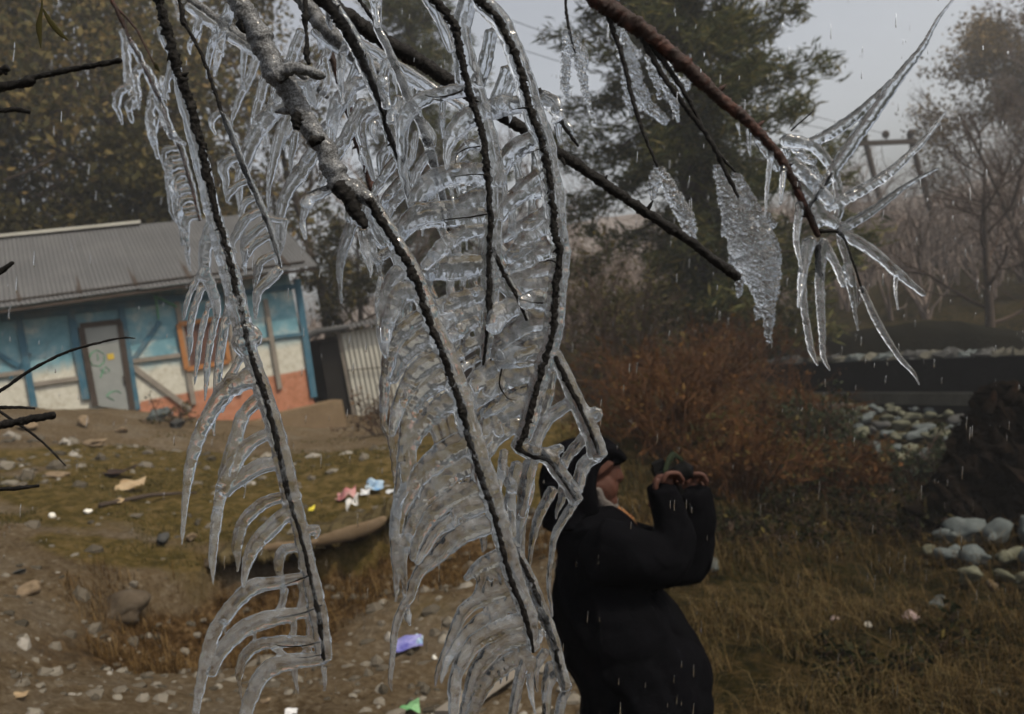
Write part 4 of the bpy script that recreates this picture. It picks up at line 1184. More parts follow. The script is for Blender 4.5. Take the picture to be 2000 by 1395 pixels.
crumple(570, 1400, 28, 14, 'silver', 'foil_scrap', 'pale foil scrap at the bottom between the left ice fingers', 'foil', .4)
crumple(1243, 842, 22, 16, 'white_bag', 'paper_scrap', 'white paper scrap lying above the hood', 'paper', .8)
crumple(40, 1365, 34, 12, 'card', 'dry_leaf', 'long ochre leaf on the gravel in the bottom left corner', 'leaf', .3)

# ------------------------------------------------------------------ the man with the camera
D = 2.6
M['jacket'] = surf('black_jacket_cloth', [(0, (.0012, .0012, .0015)), (1, (.003, .003, .004))], 14, .9, 55, .4, .006, .02)
M['trousers'] = surf('black_trousers', [(0, (.002, .002, .0025)), (1, (.005, .005, .006))], 20, .9, 40, .4, .004, .1)
M['skin'] = surf('weathered_skin', [(0, (.03, .012, .008)), (.5, (.06, .026, .018)), (1, (.10, .047, .034))], 30, .6, 180, .4, .002, .15)
M['beard'] = surf('grey_stubble', [(0, (.04, .032, .028)), (1, (.16, .145, .135))], 60, .9, 200, .9, .004, .1)
M['scarf'] = surf('brown_patterned_scarf', [(.3, (.02, .009, .006)), (.48, (.11, .04, .018)), (.56, (.25, .14, .06)), (.66, (.05, .02, .012))], 38, .95, 90, .6, .004, .1)
M['rubber'] = surf('black_rubber', [(0, (.004, .004, .004)), (1, (.009, .009, .009))], 20, .7, spec=.03)
M['lens'] = surf('lens_glass', [(0, (.01, .012, .016)), (1, (.02, .02, .03))], 8, .15, spec=.3)
M['olive_cloth'] = surf('olive_strap', [(0, (.006, .009, .005)), (1, (.015, .02, .011))], 30, .9)
man = thing('person', 'man in a black hooded jacket raising a camera in both hands', 'person', (P(1330, 1900, D)[0], P(1330, 1900, D)[1], ground(*P(1330, 1900, D)[:2])[0]))


def skin(strokes, voxel, name, mat, smooth=4, wr=None):
    m = MB()
    for s in strokes:
        kk = 1.0
        if isinstance(s[0], (int, float)): kk = s[0]; s = s[1]
        strand(m, s, D, kk, 14, 7)
    out, V = remeshed(m, voxel, smooth, name)
    if wr is not None: out.vertices.foreach_set('co', wr(V).astype(np.float32).ravel()); out.update()
    for p in out.polygons: p.use_smooth = True
    out.materials.append(M[mat]); return link(name, out, None, man)


NH, FH = -.10, .09        # near and far hand depth offsets
def hand(cx, cy, dz, flip):
    s = [(.55, [(cx - 6, cy + 42, 17, dz), (cx - 2, cy + 22, 19, dz), (cx + 6, cy - 2, 22, dz), (cx + 12, cy - 16, 18, dz)])]
    for i, (ln, off) in enumerate(((26, -.036), (30, -.013), (28, .010), (21, .032))):
        z0 = dz + off
        s.append([(cx + 6, cy - 8, 5.8, z0), (cx + 14 + i, cy - 24 + i * 3, 5.4, z0), (cx + 16 + ln * .8, cy - 25 + i * 5, 4.9, z0 * .9), (cx + 20 + ln * .9, cy - 14 + i * 5, 4.2, z0 * .85)])
    s.append([(cx - 2, cy + 18, 6.4, dz - .02 * flip), (cx - 8, cy + 2, 6, dz - .034 * flip), (cx - 4, cy - 14, 5, dz - .03 * flip)])
    return s


body = [(.8, [(1128, 925, 50), (1148, 912, 60), (1160, 925, 58)]), (.78, [(1150, 950, 50), (1172, 955, 42), (1188, 972, 27)]), (.75, [(1170, 905, 34), (1186, 912, 27), (1188, 935, 26)]),
        (.85, [(1192, 906, 9), (1203, 921, 9.5), (1211, 932, 8.5), (1203, 939, 8)]), (1.3, [(1192, 900, 9, -.025), (1194, 899, 9, .025)]), (2.0, [(1195, 951, 8), (1203, 953, 6.5)]), (2.0, [(1194, 961, 8), (1203, 962, 6.5)]), (.95, [(1188, 978, 20), (1200, 981, 15)]),
        (.6, [(1140, 940, 12, -.078), (1142, 960, 9, -.08)]), (.6, [(1140, 940, 12, .078), (1142, 960, 9, .08)]), (.95, [(1135, 960, 44), (1130, 1010, 44), (1135, 1060, 60)]),
        (1.0, [(1288, 975, 17, NH), (1298, 1020, 19, NH), (1303, 1070, 20, NH), (1292, 1098, 20, NH - .02), (1200, 1080, 30, NH - .05), (1150, 1070, 45, NH + .05)]), (1.0, [(1338, 975, 17, FH), (1352, 1030, 18, FH), (1350, 1085, 18, FH + .015), (1290, 1095, 24, FH + .04), (1200, 1075, 34, FH), (1150, 1070, 45, FH - .05)]),
        (1.1, [(1150, 1070, 70), (1190, 1180, 92), (1240, 1300, 96), (1255, 1400, 92)]),
        [(1240, 1400, 62, -.09), (1262, 1500, 56, -.1), (1285, 1660, 40, -.1), (1305, 1830, 27, -.1), (1320, 1890, 26, -.1), (1370, 1900, 20, -.1)], [(1260, 1400, 62, .09), (1285, 1500, 56, .1), (1310, 1660, 40, .1), (1325, 1830, 27, .1), (1340, 1890, 26, .1), (1390, 1895, 20, .1)]]
body += hand(1288, 950, NH, 1) + hand(1335, 952, FH, -1)
skin(body, .0042, 'body', 'skin', 3)
folds = lambda V: V + np.c_[np.abs(wob(V, 3.2, 4)) ** .6, np.abs(wob(V, 3.6, 2)) ** .6, wob(V, 3, 1) * .3] * [.016, -.014, .006] + np.c_[wob(V, 2.2, 1), wob(V, 2.2, 2), wob(V, 3, 3)] * [.012, .012, .006] + np.c_[wob(V, 7, 1), wob(V, 7, 2), wob(V, 9, 4)] * [.004, .004, .003]
jk = [(1.25, [(1125, 1010, 62), (1160, 1070, 92), (1180, 1170, 108), (1222, 1270, 122), (1250, 1330, 130), (1252, 1420, 122), (1268, 1490, 116)]), (1.5, [(1120, 1040, 50), (1140, 1075, 66)]),
      (1.0, [(1165, 1075, 70, NH - .06), (1220, 1085, 60, NH - .07), (1288, 1100, 48, NH - .03), (1304, 1078, 46, NH), (1300, 1020, 44, NH), (1291, 950, 33, NH)]),
      (1.0, [(1200, 1070, 66, FH + .05), (1290, 1095, 52, FH + .05), (1344, 1092, 46, FH + .02), (1354, 1040, 42, FH), (1344, 962, 32, FH)]),
      (1.0, [(1250, 1050, 30), (1310, 1080, 36), (1335, 1090, 34)])]
skin(jk, .011, 'jacket', 'jacket', 4, folds)
hood = [(1.15, [(1098, 985, 30), (1092, 940, 38), (1112, 900, 40), (1148, 880, 30), (1180, 874, 20), (1207, 880, 9)]), (1.3, [(1104, 935, 52), (1110, 975, 56), (1120, 1015, 62)]),
        (1.0, [(1150, 1000, 24, -.085), (1140, 950, 26, -.095), (1150, 905, 26, -.08), (1178, 882, 18, -.055), (1206, 886, 9, -.03)]), (1.0, [(1150, 1000, 24, .085), (1140, 950, 26, .095), (1150, 905, 26, .08), (1178, 882, 18, .055), (1206, 886, 9, .03)]),
        (2.2, [(1150, 880, 24), (1185, 880, 20), (1210, 890, 13), (1222, 897, 6)]), (2.0, [(1160, 900, 22), (1190, 896, 16), (1212, 900, 8)])]
skin(hood, .006, 'hood', 'jacket', 4, lambda V: V + np.c_[wob(V, 6, 1), wob(V, 6, 2), wob(V, 6, 3)] * .004)
skin([(1.5, [(1172, 984, 13), (1188, 990, 13), (1203, 986, 9)]), (.9, [(1168, 955, 8, -.055), (1172, 980, 12, -.045), (1190, 990, 11, -.02)]), (.9, [(1168, 955, 8, .055), (1172, 980, 12, .045), (1190, 990, 11, .02)]), (1.6, [(1196, 944, 4), (1203, 946, 3)])], .0042, 'beard', 'beard', 1, lambda V: V + RNG.normal(size=V.shape) * .0012)
skin([(1.5, [(1150, 1005, 26), (1185, 1010, 26), (1215, 1022, 24), (1236, 1050, 16)]), (1.2, [(1175, 1030, 20), (1210, 1040, 22), (1238, 1062, 14)])], .007, 'scarf', 'scarf', 3, lambda V: V + np.c_[wob(V, 14, 1), wob(V, 14, 2), wob(V, 14, 3)] * .004)
skin([[(1240, 1400, 78, -.09), (1262, 1500, 68, -.1), (1285, 1660, 54, -.1), (1308, 1840, 44, -.1)], [(1260, 1400, 78, .09), (1285, 1500, 68, .1), (1310, 1660, 54, .1), (1330, 1840, 44, .1)], (1.2, [(1250, 1360, 100), (1252, 1420, 96)])], .014, 'trousers', 'trousers', 3)
for z_ in (-.1, .1): skin([(.8, [(1315 + z_ * 100, 1880, 32, z_), (1350 + z_ * 100, 1895, 30, z_), (1395 + z_ * 100, 1900, 24, z_)])], .008, 'shoe', 'rubber', 2)
for z_ in (-.045, .045):
    pass
# camera: body, grip, lens, viewfinder; pointed up and away to the right
cdv = P(1360, 905, D) - P(1300, 935, D); cdv /= np.linalg.norm(cdv); csd = np.array([0, 1.0, 0]); cup = np.cross(csd, cdv); cup /= np.linalg.norm(cup); csd = np.cross(cdv, cup)
if cup[2] < 0: cup = -cup
R_ = np.stack([cdv, csd, cup], 1); cc = P(1302, 938, D)
cmr = thing('camera', 'black camera with a short lens held up by the hooded man', 'camera', cc)
m_ = MB(); m_.box(cc, .055, .135, .085, R_, .92); m_.build('camera_body', M['rubber'], cmr)
m_ = MB(); m_.box(cc + cup * .052, .055, .05, .03, R_, .7); m_.build('viewfinder', M['rubber'], cmr)
m_ = MB(); m_.tube([cc + cdv * .028, cc + cdv * .045, cc + cdv * .07, cc + cdv * .078], [.028, .029, .029, .030], 18); m_.build('lens', M['rubber'], cmr, True)
m_ = MB(); m_.tube([cc + cdv * .077, cc + cdv * .081], [.025, .025], 18); m_.build('lens_glass', M['lens'], cmr, True)
m_ = MB(); m_.tube([cc + csd * -.075 + cup * .01 - cdv * .02, cc + csd * -.066 + cup * .045, cc - csd * .03 + cup * .062 + cdv * .03, cc + csd * .03 + cup * .058 + cdv * .06, cc + csd * .07 + cup * .02 + cdv * .08], .011, 8, .5); m_.build('strap', M['olive_cloth'], cmr)

# ------------------------------------------------------------------ ice-coated branches
def ice_body(root, strokes, d, voxel=.00105, amp=.00045, mat='ice', smooth=6, names=None, seed=0, k=.62, fsc=30, thin=-.06):
    """strokes: list of (part name or None for the sheath, rows (px, py, r[, dz]), thickness ratio, tip depth).
    All strokes freeze into one skin; it is then parted along the strokes so that each icicle is a part of its own."""
    m = MB(); smp, lab = [], []
    rnd = random.Random(seed)
    for i, s in enumerate(strokes):
        nm, pts = s[0], s[1]
        kk = s[2] if len(s) > 2 else k
        td = s[3] if len(s) > 3 else 0.0
        if nm == 'icicle':
            q_ = np.asarray(pts, float); u_ = np.r_[0, np.cumsum(np.hypot(*np.diff(q_[:, :2], axis=0).T))]; u_ /= u_[-1]
            g_ = rnd.uniform(.86, 1.12); pts = q_.copy(); pts[1:-1, :2] += np.array([[rnd.gauss(0, 2.2), rnd.gauss(0, 2.2)] for _ in pts[1:-1]]).reshape(-1, 2); q_[:, 2] *= g_; pts[:, 2] = np.maximum(q_[:, 2] * (1 - thin * np.minimum(1, u_ * 3)), 2.2)
        W3, r = strand(m, pts, d, kk, 10, 5, 0.0, .045, True, td)
        for p, q in zip(W3[::2], r[::2]): smp.append(p); lab.append((i, q))
    out, V = remeshed(m, voxel, smooth, 'ice')
    n = len(V)
    nor = np.empty(n * 3, np.float32); out.vertices.foreach_get('normal', nor); nor = nor.reshape(-1, 3)
    V2 = V + nor * (amp * (wob(V, fsc, seed % 5) + .6 * wob(V, fsc * 2.4, (seed + 2) % 5)))[:, None]
    out.vertices.foreach_set('co', V2.astype(np.float32).ravel()); out.update()
    nor = np.empty(n * 3, np.float32); out.vertices.foreach_get('normal', nor); nor = nor.reshape(-1, 3)
    lp = np.empty(len(out.loops), np.int32); out.loops.foreach_get('vertex_index', lp)
    F4 = lp.reshape(-1, 4)
    cen = V[F4].mean(1)
    kd = KDTree(len(smp))
    for i, p in enumerate(smp): kd.insert(p, i)
    kd.balance()
    own = np.zeros(len(cen), np.int32)
    for i, c in enumerate(cen):
        best, bi = 1e9, 0
        for co, ix, ds_ in kd.find_n(c, 3):
            v = ds_ - lab[ix][1] * .9
            if v < best: best, bi = v, lab[ix][0]
        own[i] = bi
    # sheath strokes (name None) fall together into one part
    key = np.array([-1 if strokes[i][0] is None else i for i in range(len(strokes))])[own]
    bpy.data.meshes.remove(out)
    for g in np.unique(key):
        f = F4[key == g]
        if len(f) < 12: f = f
        u, inv = np.unique(f.ravel(), return_inverse=True)
        nm = 'ice_sheath' if g == -1 else strokes[g][0]
        me = mesh_np(nm, V2[u], inv.reshape(-1, 4), None, True)
        me.normals_split_custom_set_from_vertices([tuple(v) for v in nor[u]])
        link(nm, me, M[mat], root)


def bark(root, pts, d, mat='bark_wet', name='stem', k=.9, off=0.0, rough=.16, sides=12, spikes=0, seed=1):
    """A rough twig with buds along it."""
    m = MB(); p = np.asarray(pts, float)
    if p.shape[1] == 3: p = np.c_[p, np.zeros(len(p))]
    if p[0, 1] < -5 or p[0, 0] < -15:                     # the branch goes on beyond the picture's edge
        q0 = p[0] + (p[0] - p[1]) / np.hypot(*(p[0] - p[1])[:2]) * 420; q0[2:] = p[0, 2] * 1.1, p[0, 3]; p = np.vstack([q0, p])
    s = spl(p, 3.0); dd = d + s[:, 3] + off
    W3 = np.array([P(a, b_, e) for (a, b_), e in zip(s[:, :2], dd)]); r = s[:, 2] * dd / F * (.82 if mat == 'rime' else .68)
    th = np.arange(sides) * 6.283 / sides
    lump = 1 + .10 * np.clip(wob(W3, 28, seed), 0, None) ** 2
    m.tube(W3, r * lump, sides, k, FWD)
    Vt = m.V[-1]; n_ = len(W3) * sides; cen = np.repeat(W3, sides, 0); q_ = Vt[:n_] - cen
    rs = np.repeat(r, sides)
    g = rough * (.9 * wob(cen + q_ * 1.0, 70, seed) + 1.0 * wob(cen + q_ * 2.0, 190, seed + 1) + .6 * RNG.normal(size=n_))
    Vt[:n_] = cen + q_ * (1 + g[:, None])
    Vt[:n_] += RIGHT * (rs * .18 * np.repeat(wob(W3, 40, seed + 2), sides))[:, None]
    o = m.build(name, M[mat], root, True)
    for q in range(spikes):
        i = RNG.integers(2, len(s) - 2); dv = RNG.normal(size=3); dv -= FWD * (dv @ FWD) * .6; dv /= np.linalg.norm(dv)
        b = MB(); L = r[i] * random.uniform(1.6, 2.8); b.tube([W3[i], W3[i] + dv * L * .6, W3[i] + dv * L], [r[i] * .5, r[i] * .4, r[i] * .12], 6); b.build('bud', M[mat], root, True)
    return o


def web(a, b, ts, r=7, z=0.0):
    """Thin frozen films between two neighbouring strands at the shares ts of their length."""
    out = []
    A_, B_ = spl(np.asarray(a, float)[:, :3], 4), spl(np.asarray(b, float)[:, :3], 4)
    for t in ts:
        p, q = A_[int(t * (len(A_) - 1))], B_[int(t * (len(B_) - 1))]
        if np.hypot(*(p[:2] - q[:2])) > 95: continue
        out.append((None, [(p[0], p[1], r), ((p[0] + q[0]) / 2, (p[1] + q[1]) / 2, r * .85), (q[0], q[1], r)], .5))
    return out


def drips(rows, n, seed, lmax=34):
    """Short icicles hanging from some of the strands, each of its own length."""
    rn = random.Random(seed); out = []
    for q in range(n):
        s = spl(np.asarray(rn.choice(rows), float)[:, :3], 4); i = int(len(s) * rn.uniform(.12, .7)); x, y, r = s[i]
        L = r * .8 + lmax * rn.random() ** 2.2 + 7; w = rn.uniform(3.2, 5.0)
        out.append(('icicle', [(x, y + r * .3, w * 1.25), (x + rn.uniform(-1, 1), y + r * .5 + L * .5, w * .8), (x + rn.uniform(-2, 2), y + r * .5 + L, 2.2)], .9, 0.0))
    return out


def I(pts, k=.62, td=0.0): return ('icicle', pts, k, td)
def S(pts, k=.75): return (None, pts, k, 0.0)


# --- left iced branch
lb = thing('icy_branch', 'long iced branch hanging on the left with curved ice fingers down to the bottom', 'iced branch', P(320, 0, .95))
stem = [(306, -40, 13), (312, 0, 12), (326, 60, 13), (346, 130, 13), (366, 190, 12), (387, 260, 11), (404, 330, 10), (420, 410, 9), (440, 480, 8), (460, 560, 8), (478, 640, 7), (492, 700, 6), (512, 760, 7), (530, 820, 7), (549, 900, 7), (565, 970, 6), (585, 1040, 5), (602, 1110, 5), (618, 1180, 5.5), (629, 1250, 5), (633, 1290, 3)]
bark(lb, stem, .95, 'bark_wet', 'stem', .8, -.0062, .3, 14, 9, 1)
sh = [S([(345, 125, 9), (352, 175, 12), (372, 240, 15), (388, 300, 16), (400, 350, 17), (414, 410, 17), (434, 480, 19), (455, 560, 20), (474, 640, 21), (488, 690, 18)]), S([(488, 690, 17), (508, 750, 18), (532, 820, 18), (553, 900, 19), (570, 970, 19), (588, 1040, 17), (603, 1110, 17), (618, 1180, 19), (630, 1250, 18), (634, 1290, 16)]),
      S([(480, 640, 17), (470, 668, 18), (482, 690, 16)]), S([(492, 640, 8), (503, 655, 10), (500, 672, 9)]), S([(478, 726, 15), (484, 742, 17)]), S([(585, 1040, 9), (606, 1036, 11), (620, 1032, 9), (616, 1052, 4)]), S([(596, 1090, 14), (592, 1112, 12)])]
fl = [I([(311, 54, 7), (322, 84, 10), (340, 112, 10)]), I([(340, 108, 9), (332, 150, 8), (318, 196, 3)]), I([(412, 440, 12), (402, 480, 13), (396, 522, 12), (398, 545, 14)]),
      S([(398, 530, 11), (412, 560, 12), (422, 595, 10), (424, 622, 7)]), I([(390, 535, 8), (368, 580, 6), (358, 624, 3.5)]), I([(394, 560, 8), (374, 628, 7), (368, 670, 5), (369, 706, 2.5)]), I([(408, 590, 8), (390, 655, 7.5), (383, 708, 6), (380, 752, 2.5)]), I([(421, 622, 8), (408, 690, 7.5), (402, 745, 5), (400, 784, 2.5)]),
      I([(450, 590, 9), (436, 650, 10), (428, 710, 9), (422, 768, 7)]), I([(470, 696, 9), (450, 726, 9), (432, 758, 7)]), 
      I([(503, 742, 14), (462, 752, 21), (428, 776, 18), (396, 830, 14), (376, 900, 12), (361, 970, 8), (356, 1030, 5), (355, 1064, 2)], .7, -.02), I([(421, 800, 6), (420, 828, 5), (419, 852, 2.5)]),
      I([(512, 772, 13), (480, 808, 13), (458, 860, 13), (442, 910, 11), (434, 945, 10)]), I([(530, 845, 12), (492, 868, 15), (458, 912, 17), (436, 958, 14), (421, 1030, 11), (417, 1090, 8), (415, 1120, 5), (416, 1142, 2)], .65, -.03), I([(540, 905, 13), (500, 914, 15), (460, 942, 14), (440, 965, 10)]),
      I([(552, 970, 10), (509, 985, 13), (480, 1022, 13), (463, 1062, 10), (462, 1095, 5), (464, 1117, 2.5)], .65, .02), I([(570, 996, 14), (532, 1026, 18), (498, 1066, 15), (480, 1112, 10), (475, 1148, 5)], .65, -.02), I([(580, 1070, 9), (553, 1080, 10), (547, 1106, 9), (552, 1132, 5), (557, 1157, 2)], .6, .02),
      I([(600, 1125, 9), (543, 1138, 12), (492, 1150, 15), (448, 1192, 14), (421, 1237, 13), (406, 1287, 12), (391, 1337, 9), (383, 1375, 7), (378, 1420, 5)], .65, -.03), I([(606, 1195, 10), (561, 1206, 13), (494, 1220, 16), (452, 1250, 15), (430, 1278, 12), (411, 1318, 10)], .65, -.01),
      I([(628, 1256, 12), (578, 1254, 13), (509, 1256, 15), (480, 1280, 13), (466, 1310, 9), (468, 1342, 4), (474, 1382, 2)], .65, .02), I([(630, 1286, 13), (578, 1291, 15), (538, 1300, 17), (512, 1320, 15), (491, 1358, 14), (476, 1410, 12)], .65, -.01), I([(574, 1300, 8), (579, 1330, 5), (583, 1356, 1.8)]), I([(632, 1304, 7), (634, 1325, 5), (633, 1338, 4), (634, 1350, 3)]),
      S([(556, 1150, 9), (552, 1175, 8), (540, 1205, 9)], .5), S([(590, 1135, 10), (592, 1165, 9), (585, 1195, 10)], .5), S([(572, 1210, 8), (574, 1230, 7), (566, 1252, 9)], .5), S([(603, 1205, 9), (606, 1235, 8), (604, 1256, 9)], .5), S([(530, 1262, 7), (552, 1278, 8), (560, 1290, 8)], .5), S([(600, 1262, 9), (602, 1285, 9)], .5), S([(534, 850, 9), (538, 880, 9), (545, 910, 9)], .5), S([(556, 975, 9), (566, 1000, 10)], .5), S([(525, 770, 8), (528, 840, 7)], .6)]
ice_body(lb, sh + fl + drips([f[1] for f in fl if f[0]], 16, 3, 26), .95, seed=1)
for a in ([(628, 1182, 2), (596, 1196, 2), (560, 1204, 1.6), (534, 1206, 1)], [(632, 1252, 1.8), (590, 1262, 1.8), (550, 1262, 1.2), (536, 1258, .8)], [(630, 1278, 1.6), (600, 1284, 1.5), (578, 1284, .8)], [(608, 1122, 2.2), (580, 1134, 1.8), (556, 1142, 1)]): bark(lb, a, .95, 'bark_wet', 'twig', .8, -.004, .2, 6, 0, 2)

# --- thin twig with ice hooks beside it
tw = thing('icy_twig', 'thin dark twig with small ice hooks between the two big iced branches', 'iced twig', P(350, 0, 1.07))
bark(tw, [(340, -40, 4), (350, 0, 4.5), (360, 45, 8), (366, 55, 5), (395, 110, 5), (420, 180, 5), (440, 240, 5), (460, 290, 5), (480, 340, 5), (505, 395, 5), (530, 460, 4), (542, 500, 3.5), (548, 525, 2.5)], 1.07, 'bark_wet', 'stem', .9, 0, .25, 9, 8, 2)
ss = [S([(440, 232, 7), (462, 290, 8), (482, 340, 8), (507, 395, 8), (530, 458, 8), (546, 522, 7)]), I([(522, 426, 5), (540, 430, 5), (560, 430, 4)])]
for a in ([(440, 228, 7), (424, 226, 8), (414, 238, 9), (417, 252, 6), (423, 265, 2.5)], [(472, 310, 8), (452, 308, 10), (438, 326, 11), (436, 352, 8), (443, 380, 4), (445, 396, 2.5)], [(486, 352, 7), (463, 362, 9), (449, 380, 8), (444, 396, 4)], [(499, 386, 7), (477, 398, 8), (469, 422, 4)], [(510, 412, 8), (481, 427, 10), (463, 456, 9), (462, 480, 5), (463, 494, 2.5)], [(521, 434, 8), (491, 452, 10), (477, 478, 9), (474, 508, 5), (474, 524, 2.5)], [(527, 461, 8), (502, 472, 9), (481, 497, 8), (478, 520, 4), (479, 536, 2.5)], [(538, 496, 8), (512, 511, 9), (500, 537, 8), (497, 558, 5), (499, 576, 2.5)], [(547, 526, 10), (530, 543, 11), (510, 568, 9), (501, 596, 6), (499, 624, 2.5)], [(558, 430, 7), (556, 452, 6), (549, 478, 4), (547, 494, 2)]): ss.append(I(a, .7, random.uniform(-.015, .02)))
ice_body(tw, ss, 1.07, amp=.0005, seed=2)

# --- thick branch with broken stubs running down into the main frond
mb_ = thing('icy_branch', 'thick rime-grey branch with broken stubs running down into the longest ice frond', 'iced branch', P(465, 0, .95))
bark(mb_, [(448, -40, 22), (466, 0, 23), (494, 50, 24), (524, 105, 25), (545, 150, 29), (574, 195, 25), (600, 240, 24), (630, 290, 24), (652, 335, 27), (676, 366, 26), (712, 384, 18), (735, 402, 13)], .95, 'rime', 'stem', .95, 0, .06, 20, 6, 3)
bark(mb_, [(540, 148, 20), (568, 134, 14), (600, 138, 13), (622, 146, 12), (634, 149, 6)], .93, 'rime', 'broken_stub', .95, 0, .15, 14, 0, 4)
bark(mb_, [(664, 360, 24), (682, 392, 20), (700, 420, 17), (714, 444, 9)], .94, 'bark_wet', 'broken_stub', .9, 0, .18, 14, 0, 2)
bark(mb_, [(660, 356, 10), (640, 368, 7), (618, 372, 5), (600, 384, 3)], .95, 'bark_wet', 'twig', .9, 0, .2, 8, 1, 2)
bark(mb_, [(478, 30, 12), (474, 52, 11), (480, 62, 6)], .945, 'bark_wet', 'knot', .9, 0, .3, 9, 0, 2)
bark(mb_, [(582, 222, 14), (577, 246, 13), (584, 252, 7)], .94, 'bark_wet', 'knot', .9, 0, .3, 9, 0, 3)
bark(mb_, [(606, 276, 13), (622, 274, 13), (632, 268, 5)], .925, 'bark_wet', 'knot', .9, 0, .3, 9, 0, 1)
bark(mb_, [(722, 390, 11), (768, 468, 10), (808, 539, 10), (839, 626, 9), (867, 697, 9), (894, 776, 8.5), (918, 863, 8), (943, 941, 8), (965, 1005, 8), (977, 1056, 7), (999, 1133, 6.5), (1024, 1197, 6.5), (1038, 1250, 5), (1042, 1275, 3)], .95, 'bark_wet', 'stem', .7, -.0072, .3, 14, 14, 4)
sh = [S([(716, 384, 16), (768, 466, 17), (809, 539, 18), (842, 626, 20), (872, 697, 21), (900, 776, 22), (924, 863, 22), (950, 941, 23), (970, 1005, 22), (984, 1056, 21), (1006, 1133, 19), (1030, 1197, 17), (1042, 1268, 13)], .7)]
fr = [[(690, 432, 13), (675, 480, 13), (666, 530, 8), (665, 570, 5), (667, 594, 3)], [(708, 450, 10), (716, 500, 7), (722, 528, 5), (723, 543, 3)], [(726, 440, 12), (731, 490, 8), (741, 515, 6)], [(766, 488, 13), (746, 506, 11), (744, 528, 8), (749, 552, 5)],
      [(798, 520, 15), (765, 542, 16), (753, 588, 11), (748, 636, 8), (752, 668, 5)], [(742, 540, 5), (738, 600, 5.5), (745, 670, 6), (754, 700, 5)], [(824, 570, 20), (784, 574, 20), (759, 616, 16), (752, 668, 9), (754, 700, 6)], [(838, 610, 18), (802, 634, 21), (770, 672, 18), (757, 728, 13), (752, 776, 10), (754, 830, 8), (764, 860, 8), (765, 902, 7), (770, 945, 2.5)],
      [(850, 650, 20), (812, 664, 21), (780, 696, 19), (764, 745, 12)], [(866, 697, 22), (825, 722, 22), (798, 752, 18), (778, 796, 14), (766, 850, 8)], [(878, 730, 22), (841, 750, 22), (809, 784, 17), (794, 826, 13), (791, 874, 13), (784, 911, 12), (778, 955, 11), (773, 1022, 10), (770, 1099, 8), (772, 1150, 5), (773, 1176, 2.5)],
      [(896, 776, 24), (858, 798, 24), (822, 834, 18), (804, 878, 14), (796, 925, 13), (782, 980, 9), (776, 1010, 6)], [(914, 862, 24), (873, 884, 25), (826, 926, 19), (800, 968, 15), (786, 1002, 12), (776, 1045, 8)], [(928, 902, 23), (885, 922, 22), (847, 956, 18), (817, 992, 16), (799, 1039, 13), (788, 1090, 10), (787, 1130, 7), (790, 1166, 4)],
      [(941, 948, 21), (894, 966, 20), (860, 992, 17), (830, 1026, 14), (812, 1065, 10), (806, 1094, 6)], [(954, 982, 21), (915, 1000, 21), (884, 1014, 18), (855, 1039, 13), (830, 1073, 11), (814, 1102, 8)], [(962, 1022, 21), (915, 1038, 23), (880, 1060, 20), (846, 1090, 16), (816, 1124, 13), (799, 1163, 11), (784, 1190, 9), (774, 1230, 8), (765, 1285, 7), (764, 1325, 5), (766, 1352, 2.5)],
      [(796, 1180, 6), (798, 1205, 5), (801, 1222, 3)], [(972, 1088, 18), (940, 1110, 14), (908, 1132, 7)], [(996, 1148, 14), (957, 1162, 16), (919, 1184, 15), (893, 1218, 12), (876, 1260, 10), (861, 1298, 8), (852, 1322, 5), (850, 1342, 2.5)], [(1009, 1175, 16), (974, 1188, 17), (940, 1210, 16), (906, 1244, 13), (880, 1284, 10), (864, 1320, 6), (862, 1336, 3)],
      [(1018, 1214, 16), (974, 1231, 17), (936, 1250, 17), (906, 1284, 14), (889, 1333, 12), (884, 1410, 9)], [(1022, 1244, 16), (978, 1260, 17), (944, 1290, 16), (919, 1330, 13), (904, 1410, 10)], [(1030, 1272, 14), (998, 1291, 18), (957, 1324, 17), (931, 1362, 15), (914, 1415, 13)], [(1026, 1284, 12), (1012, 1340, 10), (998, 1410, 8)], [(1038, 1284, 10), (1034, 1330, 7), (1042, 1375, 4), (1047, 1398, 2.5)], [(600, 384, 8), (596, 402, 9), (592, 430, 7), (597, 468, 4)], [(645, 368, 9), (612, 386, 11), (597, 404, 10)], [(943, 1050, 8), (944, 1066, 6), (943, 1078, 2.5)], [(960, 1120, 6), (957, 1150, 3)]]
fs = [I(a, .42 + .2 * random.random(), random.choice([-.03, -.015, .0, .02, .03])) for a in fr]
for i in range(6, 19):
    if i in (15,): continue
    fs += web(fr[i], fr[i + 1], [.04, .11, .18, .25] if i % 3 else [.05, .14, .22, .31, .38], 10)
for i in range(19, 24): fs += web(fr[i], fr[i + 1], [.05, .14, .22], 9)
fs += [S([(690, 400, 14), (686, 430, 14)]), S([(716, 400, 14), (706, 440, 12)]), S([(722, 400, 14), (728, 440, 12), (750, 480, 12)], .6), S([(770, 470, 12), (778, 505, 14), (796, 525, 13)], .6), S([(555, 160, 10), (598, 165, 10), (620, 152, 8)], .6), S([(600, 160, 9), (604, 190, 6), (617, 210, 2.5)], .8)]
for q in range(5): fs.append(I([(560 + q * 14, 168, 6), (561 + q * 14, 180 + random.randint(0, 22), 4), (562 + q * 14, 196 + random.randint(0, 30), 2.5)]))
ice_body(mb_, sh + fs + drips(fr[4:24], 34, 5), .95, seed=3)

